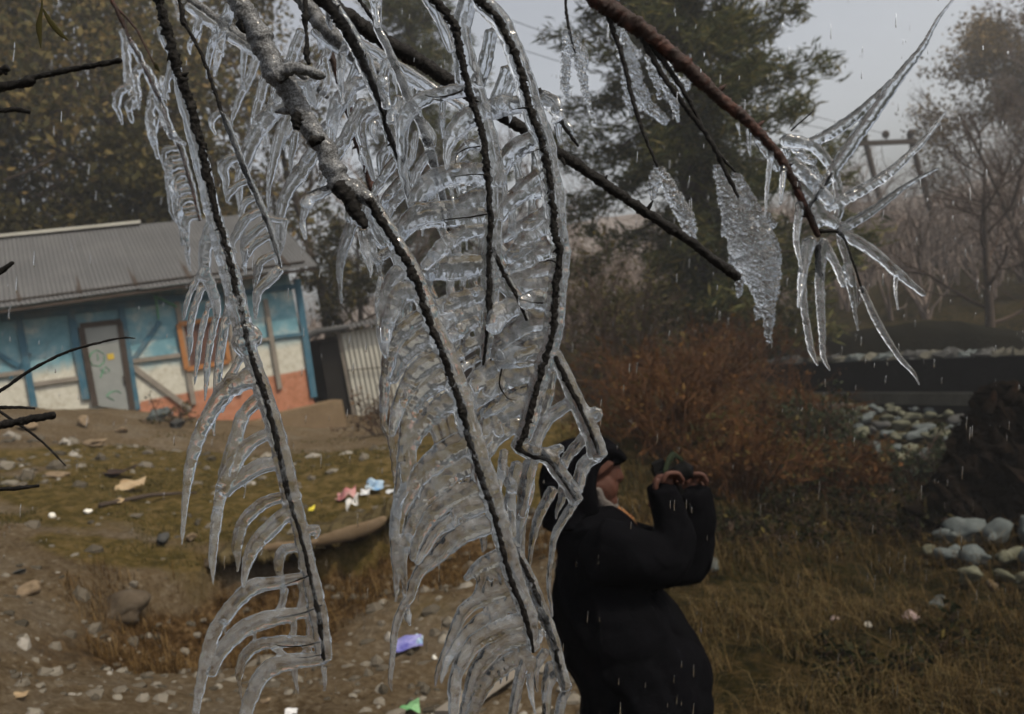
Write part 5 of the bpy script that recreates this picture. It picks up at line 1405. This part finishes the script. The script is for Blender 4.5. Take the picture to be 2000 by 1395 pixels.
# --- the two long branches frozen together in one sheet
db = thing('icy_branches', 'pair of iced branches in the centre frozen together by a broad ribbed sheet of ice', 'iced branches', P(915, 0, 1.04))
d4 = 1.04
bark(db, [(832, -40, 12), (851, 0, 12), (887, 54, 11), (903, 118, 10), (916, 179, 10), (940, 251, 9), (951, 323, 9), (956, 394, 8), (957, 468, 8), (954, 527, 8), (956, 602, 7), (950, 660, 5), (944, 713, 3)], d4, 'bark_wet', 'stem', .7, -.0078, .3, 14, 10, 1)
bark(db, [(960, 485, 6), (985, 535, 5.5), (1013, 587, 5), (1029, 626, 3)], d4, 'bark_wet', 'twig', .7, -.006, .3, 10, 3, 2)
bark(db, [(920, -40, 9), (937, 0, 9), (976, 43, 9), (1012, 125, 9), (1037, 215, 9), (1062, 287, 9), (1077, 376, 8.5), (1084, 449, 9), (1094, 496, 9), (1084, 567, 9), (1080, 646, 8), (1064, 705, 8), (1044, 776, 8), (1029, 835, 8), (1009, 878, 8)], d4, 'bark_wet', 'stem', .7, -.0092, .3, 14, 12, 3)
bark(db, [(1012, 877, 6), (1041, 892, 5), (1071, 898, 5), (1090, 924, 5), (1112, 955, 4), (1124, 978, 2.5)], d4, 'bark_wet', 'twig', .8, -.006, .28, 9, 2, 2)
bark(db, [(1085, 697, 7), (1104, 736, 7), (1123, 776, 6), (1143, 820, 5), (1159, 859, 5), (1168, 885, 3)], d4, 'bark_wet', 'twig', .8, -.008, .28, 9, 2, 4)
bark(db, [(1000, 1060, 6), (1037, 1137, 7), (1058, 1193, 7), (1080, 1248, 7), (1093, 1304, 6), (1103, 1340, 3)], d4, 'bark_wet', 'twig', .8, -.004, .28, 9, 4, 1)
sh = [S([(905, 60, 14), (914, 118, 17), (930, 179, 18), (950, 251, 19), (962, 323, 20), (964, 394, 20), (962, 468, 19), (956, 527, 19), (958, 602, 16), (946, 705, 10)]), S([(918, -40, 20), (937, 0, 20), (978, 43, 20), (1014, 125, 21), (1040, 215, 22), (1064, 287, 22), (1079, 376, 22), (1087, 449, 22), (1095, 496, 20), (1087, 567, 21), (1080, 646, 21), (1064, 705, 20), (1044, 776, 19), (1029, 835, 18), (1010, 878, 14)]),
      S([(964, 488, 12), (985, 535, 14), (1013, 587, 14), (1029, 626, 10)]), S([(1010, 872, 14), (1040, 885, 16), (1071, 893, 18), (1090, 920, 17), (1111, 949, 16), (1126, 980, 15)]), S([(1084, 690, 13), (1123, 776, 17), (1159, 859, 19), (1168, 892, 21)]), S([(1138, 820, 10), (1156, 808, 13), (1170, 806, 10), (1168, 822, 5)]), S([(1060, 888, 12), (1085, 880, 12), (1098, 874, 8)]),
      S([(1000, 1060, 10), (1037, 1137, 13), (1058, 1193, 14), (1080, 1248, 14), (1094, 1304, 13), (1106, 1345, 13)]), S([(1000, 1100, 9), (1012, 1160, 9), (1036, 1180, 9)])]
sl = [[(910, 176, 15), (858, 183, 17), (817, 198, 17), (795, 230, 16), (784, 272, 13), (786, 323, 11), (795, 376, 8), (802, 415, 4)], [(865, 200, 9), (862, 235, 7), (866, 270, 5)], [(937, 222, 20), (905, 240, 20), (883, 266, 15), (876, 300, 9), (873, 330, 4)], [(951, 344, 22), (905, 340, 22), (866, 348, 21), (830, 369, 19), (812, 401, 13), (803, 428, 7)],
      [(955, 387, 19), (922, 394, 19), (892, 405, 18), (830, 419, 19), (795, 437, 15), (782, 462, 9)], [(954, 421, 18), (887, 427, 19), (828, 428, 17), (800, 444, 14), (784, 470, 9)], [(950, 447, 16), (902, 458, 18), (863, 488, 17), (828, 522, 12)], [(950, 515, 20), (887, 523, 26), (839, 525, 21), (818, 536, 12)],
      [(954, 571, 17), (906, 583, 19), (855, 602, 17)], [(934, 604, 16), (894, 612, 17), (861, 634, 14)], [(930, 624, 14), (898, 642, 15), (872, 664, 12)], [(942, 660, 14), (902, 690, 13), (884, 712, 9)], [(934, 699, 9), (899, 722, 9), (903, 740, 6)], [(973, 713, 20), (936, 736, 21), (914, 766, 17), (908, 806, 9)],
      [(1076, 626, 19), (1025, 634, 18), (978, 665, 18), (958, 702, 11)], [(1072, 660, 18), (1025, 679, 19), (975, 705, 16)], [(1068, 691, 18), (1025, 699, 19), (975, 714, 16)], [(1060, 725, 22), (1021, 730, 23), (985, 741, 21), (954, 766, 18), (924, 792, 12)], [(1052, 757, 18), (1017, 762, 17), (992, 778, 16), (950, 798, 15), (928, 824, 9)], [(1040, 792, 20), (1005, 794, 21), (966, 816, 21), (947, 855, 17), (940, 884, 9)], [(1029, 831, 18), (997, 836, 19), (966, 860, 17), (952, 894, 8)],
      [(1027, 204, 17), (976, 211, 21), (945, 220, 20)], [(1048, 269, 17), (1012, 290, 18), (987, 314, 15), (972, 362, 8)], [(1055, 344, 17), (1023, 366, 19), (994, 400, 17), (978, 430, 9)], [(1080, 374, 18), (1030, 376, 16), (980, 400, 14)], [(1080, 405, 15), (1044, 425, 16), (1005, 451, 15), (982, 470, 9)], [(1084, 437, 16), (1052, 453, 17), (1020, 482, 16), (990, 510, 10)], [(1092, 480, 18), (1044, 500, 19), (992, 526, 15)], [(1088, 520, 18), (1044, 532, 18), (990, 546, 15)], [(1084, 555, 18), (1044, 560, 18), (1003, 556, 15)], [(1080, 594, 18), (1048, 588, 19), (1019, 592, 16)], [(1008, 594, 20), (973, 620, 20), (964, 648, 14)],
      [(918, -10, 18), (903, 54, 18), (897, 108, 18), (905, 160, 15)], [(960, 61, 15), (942, 125, 16), (932, 170, 15)], [(826, -12, 10), (856, 40, 11), (882, 100, 9)], [(989, 134, 13), (974, 172, 13), (960, 205, 9)], [(1005, 150, 12), (985, 190, 12), (975, 210, 9)],
      [(950, 288, 13), (918, 288, 11), (896, 306, 9), (888, 330, 8)], [(890, 326, 9), (920, 332, 10), (945, 338, 10)], [(894, 306, 8), (886, 318, 8), (890, 332, 8)], [(843, 530, 10), (842, 556, 8), (846, 585, 9)], [(880, 535, 10), (880, 562, 9), (884, 585, 10)], [(925, 530, 10), (924, 556, 9), (928, 575, 10)],
      [(1076, 728, 13), (1068, 776, 13), (1048, 826, 12)], [(1117, 784, 14), (1078, 815, 13), (1053, 855, 11), (1042, 885, 10)], [(1140, 855, 13), (1108, 896, 11), (1092, 926, 10)], [(1164, 890, 17), (1137, 915, 16), (1127, 960, 13)], [(1120, 985, 12), (1089, 1039, 9), (1076, 1090, 7), (1071, 1141, 6), (1075, 1180, 4.5), (1079, 1204, 2.5)], [(1080, 955, 13), (1056, 1010, 11), (1042, 1056, 8), (1033, 1110, 4)], [(1040, 900, 13), (1022, 968, 11), (1016, 1039, 9), (1020, 1100, 5), (1021, 1120, 2.5)], [(985, 880, 10), (978, 928, 9), (969, 975, 6)], [(1010, 905, 12), (994, 979, 10), (988, 1020, 6), (987, 1034, 3)], [(1030, 900, 10), (1032, 960, 9), (1012, 1030, 9), (1008, 1080, 7)], [(1000, 935, 8), (1003, 985, 9), (1000, 1050, 8)], [(1098, 944, 9), (1096, 975, 8), (1087, 1000, 5), (1086, 1014, 3)], [(980, 900, 8), (985, 935, 10), (1004, 955, 8)],
      [(1068, 1230, 10), (1056, 1240, 8), (1053, 1256, 5)], [(1066, 1272, 10), (1052, 1300, 8), (1048, 1330, 5), (1050, 1350, 3)], [(1086, 1312, 10), (1072, 1345, 9), (1066, 1400, 8)], [(1106, 1348, 12), (1096, 1375, 11), (1088, 1420, 9)], [(1076, 1295, 9), (1064, 1330, 7), (1062, 1382, 3)], [(1010, 595, 10), (1040, 612, 12), (1068, 618, 12)], [(1058, 560, 12), (1052, 585, 14), (1060, 605, 12)],
      [(938, 350, 8), (941, 372, 5), (943, 380, 3)], [(922, 352, 8), (926, 366, 5)], [(904, 356, 8), (906, 376, 3.5)], [(878, 352, 6), (884, 385, 4), (889, 408, 2.5)], [(1085, 214, 13), (1090, 226, 12), (1078, 240, 4)], [(1060, 190, 14), (1078, 206, 14), (1086, 214, 12)]]
ls = [I(a, .42 + .2 * random.random(), random.choice([-.02, -.01, 0, .012, .02])) for a in sl]
ch_ = [(3, 4), (4, 5), (5, 6), (6, 7), (8, 9), (9, 10), (10, 11), (13, 17), (17, 18), (18, 19), (19, 20), (14, 15), (15, 16), (16, 17), (22, 23), (23, 24), (24, 25), (25, 26), (26, 27), (27, 28), (28, 29), (29, 30)]
for a, b_ in ch_: ls += web(sl[a], sl[b_], [.06, .3, .55] if (a % 2) else [.08, .42, .8], 10)
ls += [S([(960, 540, 14), (1000, 575, 13), (1030, 600, 14)], .5), S([(956, 620, 12), (985, 600, 14)], .5), S([(970, 540, 12), (1000, 548, 12), (1060, 540, 12)], .5), S([(1030, 610, 14), (1050, 622, 14)], .5), S([(958, 470, 12), (990, 500, 12), (1030, 500, 12)], .45)]
ice_body(db, sh + ls + drips(sl[:30], 44, 8), d4, seed=4)
for a in ([(905, 176, 2.5), (880, 186, 2.2), (850, 190, 1.6), (830, 186, .9)], [(948, 342, 2.2), (920, 341, 1.8), (884, 346, .9)], [(952, 418, 2.4), (920, 424, 2.2), (880, 428, 1.6), (856, 432, .8)], [(1066, 287, 2), (1040, 296, 1.4), (1024, 300, .8)], [(938, 286, 2), (912, 290, 1.6), (893, 302, 1.2), (888, 322, .7)], [(1030, 210, 2.2), (1002, 214, 1.2), (996, 217, .8)], [(1060, 592, 2.2), (1030, 590, 1.6), (1008, 584, .9)], [(980, 720, 2.2), (976, 752, 2), (992, 778, 1.6), (1010, 782, .8)], [(1086, 512, 3), (1072, 508, 2), (1064, 512, 1)]): bark(db, a, d4, 'bark_wet', 'twig', .8, -.013, .2, 6, 0, 2)

# --- the dark branch with its ice drapes behind
ab = thing('icy_branch', 'dark iced branch with looping ice drapes between the thick grey branch and the frozen pair', 'iced branch', P(636, 0, 1.12))
d5 = 1.12
bark(ab, [(622, -40, 15), (638, 0, 15), (672, 54, 15), (702, 104, 13), (729, 168, 10), (747, 208, 9), (758, 258, 8), (779, 308, 8), (800, 380, 7)], d5, 'bark_wet', 'stem', .9, -.005, .16, 14, 12, 1)
bark(ab, [(694, -40, 5), (704, 0, 5), (733, 47, 5.5), (761, 108, 6), (794, 186, 6), (822, 247, 6.5), (847, 323, 6.5), (865, 394, 5), (875, 450, 4)], d5, 'bark_wet', 'twig', .9, .015, .22, 10, 8, 3)
sh = [S([(645, 5, 14), (676, 54, 16), (704, 104, 17), (730, 168, 15), (749, 208, 14), (760, 258, 13), (780, 308, 12), (800, 370, 10)]), S([(735, 50, 8), (763, 108, 9), (796, 186, 10), (824, 247, 10), (848, 323, 10), (866, 392, 8)])]
dr = [[(720, 156, 11), (681, 178, 14), (652, 214, 14), (647, 262, 10), (654, 296, 6), (663, 316, 3)], [(678, 80, 9), (666, 122, 9), (667, 170, 6), (671, 204, 3)], [(742, 210, 11), (712, 229, 12), (704, 258, 11), (714, 310, 8), (726, 344, 5), (730, 352, 3)], [(752, 229, 9), (731, 244, 10), (724, 262, 7), (738, 280, 5)], [(781, 250, 11), (756, 282, 12), (744, 314, 11), (742, 344, 7), (746, 358, 4)], [(776, 310, 10), (745, 344, 10), (728, 384, 7)], [(784, 350, 10), (756, 380, 10), (740, 410, 6)], [(710, 198, 12), (668, 284, 14), (640, 332, 10), (626, 362, 6)], [(700, 120, 11), (664, 214, 11), (630, 262, 12), (596, 316, 9)], [(756, 118, 10), (748, 160, 12), (756, 210, 10)], [(800, 200, 10), (772, 218, 10), (762, 240, 9)], [(812, 228, 9), (836, 250, 9), (846, 272, 9), (838, 286, 8), (822, 262, 8)], [(778, 190, 11), (770, 232, 9), (775, 262, 5)], [(812, 258, 8), (804, 300, 8), (792, 330, 6), (786, 352, 3)], [(840, 296, 9), (816, 330, 9), (806, 364, 7)], [(797, 372, 9), (770, 402, 10), (752, 432, 8)], [(740, -20, 9), (738, 20, 8), (741, 52, 6)], [(724, -20, 7), (730, 30, 7), (738, 52, 6)], [(690, 60, 8), (694, 84, 5), (700, 100, 3)], [(645, 10, 9), (645, 40, 6), (648, 58, 3)]]
ice_body(ab, sh + [I(a, .6, random.uniform(-.03, .03)) for a in dr] + drips(dr[:12], 16, 9), d5, voxel=.0012, seed=5)

# --- straight dark branch far behind, with an ice skirt
sb = thing('icy_branch', 'straight dark branch slanting down to the right behind the hanging ice', 'iced branch', P(690, 40, 1.26))
d6 = 1.26
bark(sb, [(600, -20, 24), (640, 5, 23), (697, 47, 22), (754, 82, 22), (815, 118, 20), (870, 155, 19), (960, 212, 18), (1077, 290, 16), (1140, 330, 15), (1200, 373, 14), (1262, 415, 14), (1320, 452, 13), (1380, 497, 13), (1436, 538, 14), (1444, 544, 9)], d6, 'bark_wet', 'stem', .95, 0, .1, 16, 10, 1)
bark(sb, [(560, -20, 12), (594, 4, 18), (640, 60, 18), (700, 112, 17), (740, 140, 14)], d6 - .03, 'rime', 'side_branch', .95, 0, .08, 14, 3, 2)
bark(sb, [(361, -10, 9), (400, 20, 11), (460, 66, 12), (520, 105, 11), (580, 140, 9), (640, 190, 6)], d6 - .02, 'rime', 'side_branch', .95, 0, .08, 12, 4, 3)
sk = [S([(700, 82, 9), (752, 112, 10), (800, 142, 10), (858, 182, 9), (905, 212, 8)], .7), S([(760, 132, 7), (800, 158, 8), (840, 180, 6)], .7), S([(365, 12, 9), (420, 52, 10), (470, 86, 10), (540, 130, 9)], .7), S([(610, 60, 9), (650, 90, 9), (700, 128, 9)], .7)]
hang = [[(566, 190, 14), (532, 221, 17), (499, 264, 15), (478, 322, 12), (467, 365, 8), (470, 428, 2.5)], [(618, 292, 13), (588, 332, 15), (563, 375, 12), (550, 428, 9), (546, 502, 2.5)], [(570, 205, 11), (549, 271, 13), (531, 330, 9), (526, 380, 5), (524, 415, 2.5)], [(503, 110, 10), (484, 150, 10), (466, 197, 8), (447, 254, 3)], [(453, 14, 15), (431, 54, 13), (412, 93, 9), (404, 154, 2.5)], [(395, 26, 9), (380, 61, 8), (373, 88, 5), (372, 108, 2.5)], [(525, 130, 10), (509, 200, 9), (496, 245, 6), (490, 275, 2.5)], [(577, 258, 8), (570, 290, 7), (569, 320, 4), (571, 348, 2.5)], [(477, 84, 9), (472, 118, 7), (475, 155, 4), (477, 176, 2.5)], [(544, 140, 9), (538, 180, 8), (520, 235, 6), (518, 288, 3)], [(600, 160, 9), (590, 200, 8), (570, 236, 9), (560, 270, 6)], [(560, 262, 5), (556, 285, 3.5), (557, 296, 2.5)], [(632, 120, 9), (640, 160, 8), (622, 200, 5), (616, 214, 2.5)], [(436, 60, 8), (424, 110, 7), (418, 150, 3)], [(590, 60, 10), (575, 110, 11), (556, 160, 10), (540, 200, 7)], [(640, 100, 9), (622, 150, 9), (596, 210, 7)]]
ice_body(sb, sk + [I(a, .7, random.uniform(-.02, .02)) for a in hang] + drips([q[1] for q in sk], 18, 10, 50), d6 - .03, voxel=.0013, seed=6)
lk = thing('bare_branch', 'straight dark reddish branch behind the ice at the top', 'branch', P(620, 40, 1.5))
bark(lk, [(600, -60, 11), (622, 40, 11), (665, 160, 11), (700, 280, 11), (728, 372, 10), (760, 480, 9), (782, 560, 7)], 1.5, 'bark_red', 'stem', .95, 0, .08, 10, 3, 1)
hk = thing('bare_twig', 'short knotted dark twig hanging beside the broken stub', 'twig', P(596, 0, .99))
bark(hk, [(596, -30, 6), (597, 20, 6), (596, 34, 10), (598, 60, 5), (600, 86, 6), (598, 100, 8), (603, 125, 6)], .99, 'bark_wet', 'stem', .95, 0, .2, 10, 2, 3)

# --- right branch with its spray of long icicles
rb = thing('icy_branch', 'red-brown branch on the right ending in a spray of long spiky icicles', 'iced branch', P(1165, 0, 1.5))
d7 = 1.5
bark(rb, [(1140, -30, 26), (1168, 0, 26), (1230, 42, 24), (1290, 88, 22), (1350, 140, 20), (1410, 196, 17), (1470, 246, 15), (1518, 300, 13), (1548, 350, 12), (1570, 400, 11), (1588, 440, 10), (1600, 462, 6)], d7, 'bark_red', 'stem', .95, 0, .1, 16, 12, 1)
for a in ([(1182, 18, 8), (1215, 110, 7), (1240, 210, 6), (1265, 280, 5), (1284, 326, 4)], [(1246, 58, 9), (1290, 140, 8), (1340, 210, 7), (1390, 280, 7), (1424, 348, 6), (1442, 386, 4)], [(1255, 66, 8), (1310, 140, 7), (1350, 204, 6), (1376, 262, 5)], [(1402, 300, 5), (1436, 336, 3)], [(1600, 452, 6), (1640, 456, 5), (1665, 510, 4), (1686, 572, 3)], [(1545, 255, 2.5), (1590, 216, 1.5)], [(1600, 480, 9), (1598, 520, 7), (1606, 552, 3)], [(1570, 420, 5), (1612, 360, 4), (1624, 338, 3)]): bark(rb, a, d7, 'bark_wet', 'twig', .9, 0, .15, 9, 4, 2)
ri = [[(1572, 284, 10), (1620, 258, 14), (1668, 226, 13), (1716, 184, 9), (1742, 158, 7)], [(1604, 372, 9), (1642, 308, 14), (1700, 228, 15), (1762, 146, 12), (1800, 92, 8), (1834, 44, 5), (1864, -4, 3)], [(1590, 414, 8), (1650, 388, 13), (1722, 344, 12), (1790, 288, 8), (1826, 244, 5), (1850, 214, 2.5)], [(1642, 448, 11), (1702, 409, 10), (1772, 364, 6), (1834, 328, 2.5)], [(1640, 452, 12), (1702, 490, 13), (1752, 530, 11), (1806, 576, 6)], [(1682, 562, 7), (1722, 640, 9), (1760, 700, 7), (1782, 730, 5), (1796, 752, 2.5)],
      [(1530, 274, 16), (1590, 288, 14), (1625, 338, 12), (1641, 400, 12), (1630, 436, 10)], [(1545, 316, 16), (1592, 356, 18), (1622, 396, 14)], [(1580, 400, 14), (1610, 424, 18), (1636, 440, 13)], [(1556, 360, 12), (1590, 400, 16), (1600, 440, 14)], [(1584, 466, 11), (1568, 540, 10), (1574, 610, 8), (1588, 680, 7), (1597, 714, 3)], [(1606, 476, 11), (1604, 550, 10), (1602, 640, 8), (1612, 700, 6), (1621, 724, 3)], [(1564, 396, 9), (1556, 460, 8), (1562, 510, 5), (1566, 528, 3)], [(1532, 316, 8), (1527, 360, 7), (1524, 400, 3)], [(1510, 280, 8), (1500, 350, 7), (1494, 424, 3)], [(1652, 520, 9), (1668, 580, 7), (1676, 646, 3)], [(1750, 535, 6), (1752, 570, 5), (1754, 606, 2.5)], [(1606, 470, 10), (1630, 520, 9), (1648, 560, 6)], [(1576, 470, 10), (1568, 540, 10), (1560, 600, 5)], [(1640, 465, 8), (1662, 540, 8), (1672, 600, 4)], [(1462, 250, 8), (1463, 285, 6), (1466, 306, 2.5)], [(1440, 240, 5), (1446, 266, 2.5)], [(1480, 270, 10), (1500, 300, 12), (1520, 330, 10)]]
cl = [S([(1286, 328, 9), (1276, 360, 11), (1274, 388, 6)]), S([(1288, 330, 10), (1316, 384, 15), (1342, 430, 15), (1352, 468, 8)]), S([(1400, 326, 9), (1424, 390, 20), (1446, 440, 34), (1474, 500, 42), (1492, 560, 28), (1500, 610, 14), (1502, 668, 4)]), S([(1434, 344, 12), (1462, 400, 18), (1490, 470, 26)]), S([(1450, 500, 20), (1446, 545, 11), (1442, 580, 4)]), S([(1512, 500, 14), (1516, 540, 8), (1508, 570, 4)]), S([(1208, 56, 12), (1226, 110, 17), (1242, 168, 17), (1268, 208, 12), (1302, 238, 8)]), S([(1220, 150, 8), (1226, 190, 8), (1232, 224, 3)]), S([(1272, 112, 9), (1300, 165, 11), (1318, 205, 8), (1324, 240, 3)]), S([(1352, 138, 12), (1334, 176, 9), (1330, 190, 4)]), S([(1262, 110, 6), (1280, 160, 6), (1288, 192, 3)]), S([(1310, 100, 8), (1318, 150, 8), (1330, 175, 5)])]
ice_body(rb, [I(a, .7, random.uniform(-.06, .06)) for a in ri], d7, voxel=.0015, amp=.0004, mat='ice_frost', smooth=5, seed=7, fsc=40, thin=.1)
clr = [q[1] for q in cl[2:4] + cl[6:7]]
ice_body(rb, cl + drips(clr, 22, 12, 46) + [S([(x_, y_, r_), (x_ + dx_, y_ + L_, r_ * .5)]) for x_, y_, r_, dx_, L_ in [(1416, 380, 7, -10, 24), (1424, 430, 9, -14, 30), (1436, 480, 9, -10, 34), (1508, 470, 10, 14, 40), (1512, 520, 9, 8, 50), (1486, 580, 10, -8, 44), (1496, 420, 8, 18, 22), (1528, 290, 10, 14, 18), (1560, 300, 10, 30, 20), (1585, 330, 11, 24, 30), (1600, 380, 12, 20, 34), (1570, 340, 12, 26, 30), (1548, 290, 9, 34, -6)]], d7 + .03, voxel=.0016, amp=.0024, mat='ice_frost', smooth=3, seed=8, fsc=85)
rt = thing('icy_twig', 'short twig with beaded ice hanging at the top right of the frozen pair', 'iced twig', P(1105, 0, 1.5))
bark(rt, [(1105, -30, 4), (1106, 20, 4), (1112, 60, 4), (1124, 104, 3)], 1.5, 'bark_wet', 'stem', .9, 0, .15, 8, 3, 1)
ice_body(rt, [I([(1112, 60, 8), (1128, 110, 12), (1140, 160, 9), (1152, 205, 4), (1166, 246, 2.5)]), I([(1106, 60, 8), (1108, 120, 10), (1106, 170, 8), (1108, 194, 3)]), I([(1122, 80, 9), (1138, 112, 12), (1140, 132, 9)])], 1.5, voxel=.0015, amp=.0018, mat='ice_frost', smooth=3, seed=8, fsc=110)
ru = thing('icy_twig', 'iced twig end sticking out to the right of the frozen pair', 'iced twig', P(1060, 190, 1.2))
bark(ru, [(1050, 176, 9), (1074, 204, 9), (1096, 238, 6), (1112, 262, 5), (1130, 286, 3)], 1.2, 'bark_wet', 'stem', .9, 0, .25, 9, 4, 1)
ice_body(ru, [S([(1056, 186, 13), (1078, 206, 14), (1096, 238, 9)]), I([(1086, 216, 10), (1090, 250, 9), (1096, 278, 5)]), I([(1098, 225, 5), (1110, 250, 4), (1122, 276, 2.5)])], 1.2, voxel=.0014, amp=.0012, mat='ice_frost', smooth=3, seed=9)

# --- blurred spray of ice on the far left
lf = thing('icy_twig', 'pale blurred spray of ice hooks left of the left iced branch', 'iced twig', P(217, 0, 1.75))
d8 = 1.75
bark(lf, [(205, -30, 6), (218, 0, 6), (240, 45, 6), (252, 75, 5), (280, 128, 4), (310, 190, 4), (330, 250, 4), (352, 292, 4), (375, 370, 4), (390, 430, 3)], d8, 'bark_red', 'stem', .9, 0, .1, 8, 3, 1)
bark(lf, [(226, 14, 3), (250, 38, 3), (272, 68, 3), (302, 128, 2)], d8, 'bark_red', 'twig', .9, 0, .1, 6, 0, 1)
lv = MB(); lv.tube([P(300, 122, d8), P(305, 130, d8), P(312, 140, d8)], [.002, .006, .001], 6, .2); lv.build('leaf', M['olive'], lf)
hk_ = [[(240, 60, 8), (250, 110, 8), (250, 160, 8), (260, 200, 5), (262, 214, 3)], [(256, 171, 8), (237, 180, 9), (228, 199, 9), (232, 222, 6), (239, 244, 3)], [(264, 193, 7), (254, 205, 8), (256, 225, 5), (258, 241, 3)], [(280, 128, 9), (266, 150, 9), (268, 190, 6), (272, 214, 3)], [(300, 175, 8), (292, 210, 8), (294, 250, 8), (310, 310, 3)], [(310, 195, 9), (320, 240, 8), (340, 262, 7), (362, 282, 4)], [(285, 130, 8), (300, 160, 9), (310, 190, 8)], [(318, 150, 6), (322, 175, 5), (330, 195, 3)], [(306, 230, 8), (300, 262, 6), (304, 284, 3)]]
y_ = 290
for k in range(9):
    x0 = 346 + k * 5.2; hk_.append([(x0, y_, 7), (x0 - 16, y_ + 2, 8), (x0 - 26, y_ + 16, 7), (x0 - 22 + k % 2 * 4, y_ + 46 + (k % 3) * 18, 4), (x0 - 16, y_ + 64 + (k % 3) * 22, 2.5)]); y_ += 16.5
ice_body(lf, [S([(250, 75, 7), (280, 128, 8), (310, 190, 8), (332, 250, 8), (354, 292, 7), (376, 370, 7), (390, 430, 5)])] + [I(a, .8, random.uniform(-.03, .03)) for a in hk_], d8, voxel=.0019, amp=.001, mat='ice_frost', smooth=3, seed=10)

# --- bare dark twigs poking in from the left edge
LB = [([(-60, 190, 13), (0, 171, 13), (30, 166, 12), (62, 158, 13), (72, 151, 8), (140, 136, 8), (236, 118, 7)], 'dark broken twig with a blunt end at the upper left edge', .8), ([(-50, 205, 7), (0, 216, 7), (30, 214, 7), (58, 219, 6)], 'short dark twig stub just below the blunt broken twig', .8), ([(-50, 790, 4), (0, 764, 4.5), (62, 722, 4.5), (130, 688, 4), (200, 668, 3.5), (240, 660, 2.5), (264, 661, 1.6)], 'thin dark twig arching across the grey door', .85), ([(-50, 795, 4), (0, 796, 4.5), (40, 796, 4.5), (68, 798, 3)], 'short thin twig above the broken black stick', .85), ([(-60, 842, 12), (0, 831, 11), (60, 819, 11), (106, 811, 10)], 'broken square-ended black stick at the left edge', .82), ([(-40, 780, 4), (0, 804, 4), (60, 845, 3.5), (100, 880, 3), (128, 910, 1.6)], 'thin twig pointing down right over the dirt', .84), ([(-40, 962, 6), (0, 956, 5.5), (40, 953, 6), (76, 949, 3.5)], 'lowest short dark twig at the left edge', .83), ([(-30, 548, 8), (0, 530, 8), (26, 513, 6)], 'short black twig end over the tin roof', .8), ([(-20, 150, 10), (4, 138, 9), (12, 146, 4)], 'dark twig nub at the upper left edge', .8)]
for a, lb_, dd in LB: tag(bark(None, a, dd, 'bark_wet', 'bare_twig', .95, 0, .12, 12, 0, 2), lb_, 'twig', 'bare twigs at the left edge')
for pts, lb_ in (([(80, -20, 1.5), (82, 10, 2), (76, 50, 6), (78, 75, 4), (80, 94, 1)], 'narrow hanging willow leaf at the top left'), ([(84, 18, 1.5), (98, 42, 5), (116, 64, 5), (134, 80, 1)], 'narrow slanting willow leaf right of the hanging one')):
    m_ = MB(); strand(m_, pts, 1.1, .18, 8, 4); tag(m_.build('willow_leaf', M['olive'], None, True), lb_, 'leaf')

# --- falling drops
m_ = MB(); dn = -UP
for q in range(1000):
    px = random.uniform(560, 2000) if random.random() < .85 else random.uniform(0, 600)
    py = random.uniform(-20, 1400); dd = random.choice([1.25, 1.6, 2.0, 2.4, 3.2, 4.2]) * random.uniform(.85, 1.15)
    c = P(px, py, dd); w = .00115 * random.uniform(.45, 1.3) * (dd / 1.6) ** .6; L = w * random.uniform(5, 22)
    dv = dn + RIGHT * random.gauss(-.03, .03)
    m_.tube([c, c + dv * L * .35, c + dv * L * .8, c + dv * L], [w * .25, w * .7, w, w * .5], 6)
M['water'].node_tree.nodes['Principled BSDF'].inputs['IOR'].default_value = 1.33
tag(m_.build('rain', M['water'], None, True), kind='stuff')
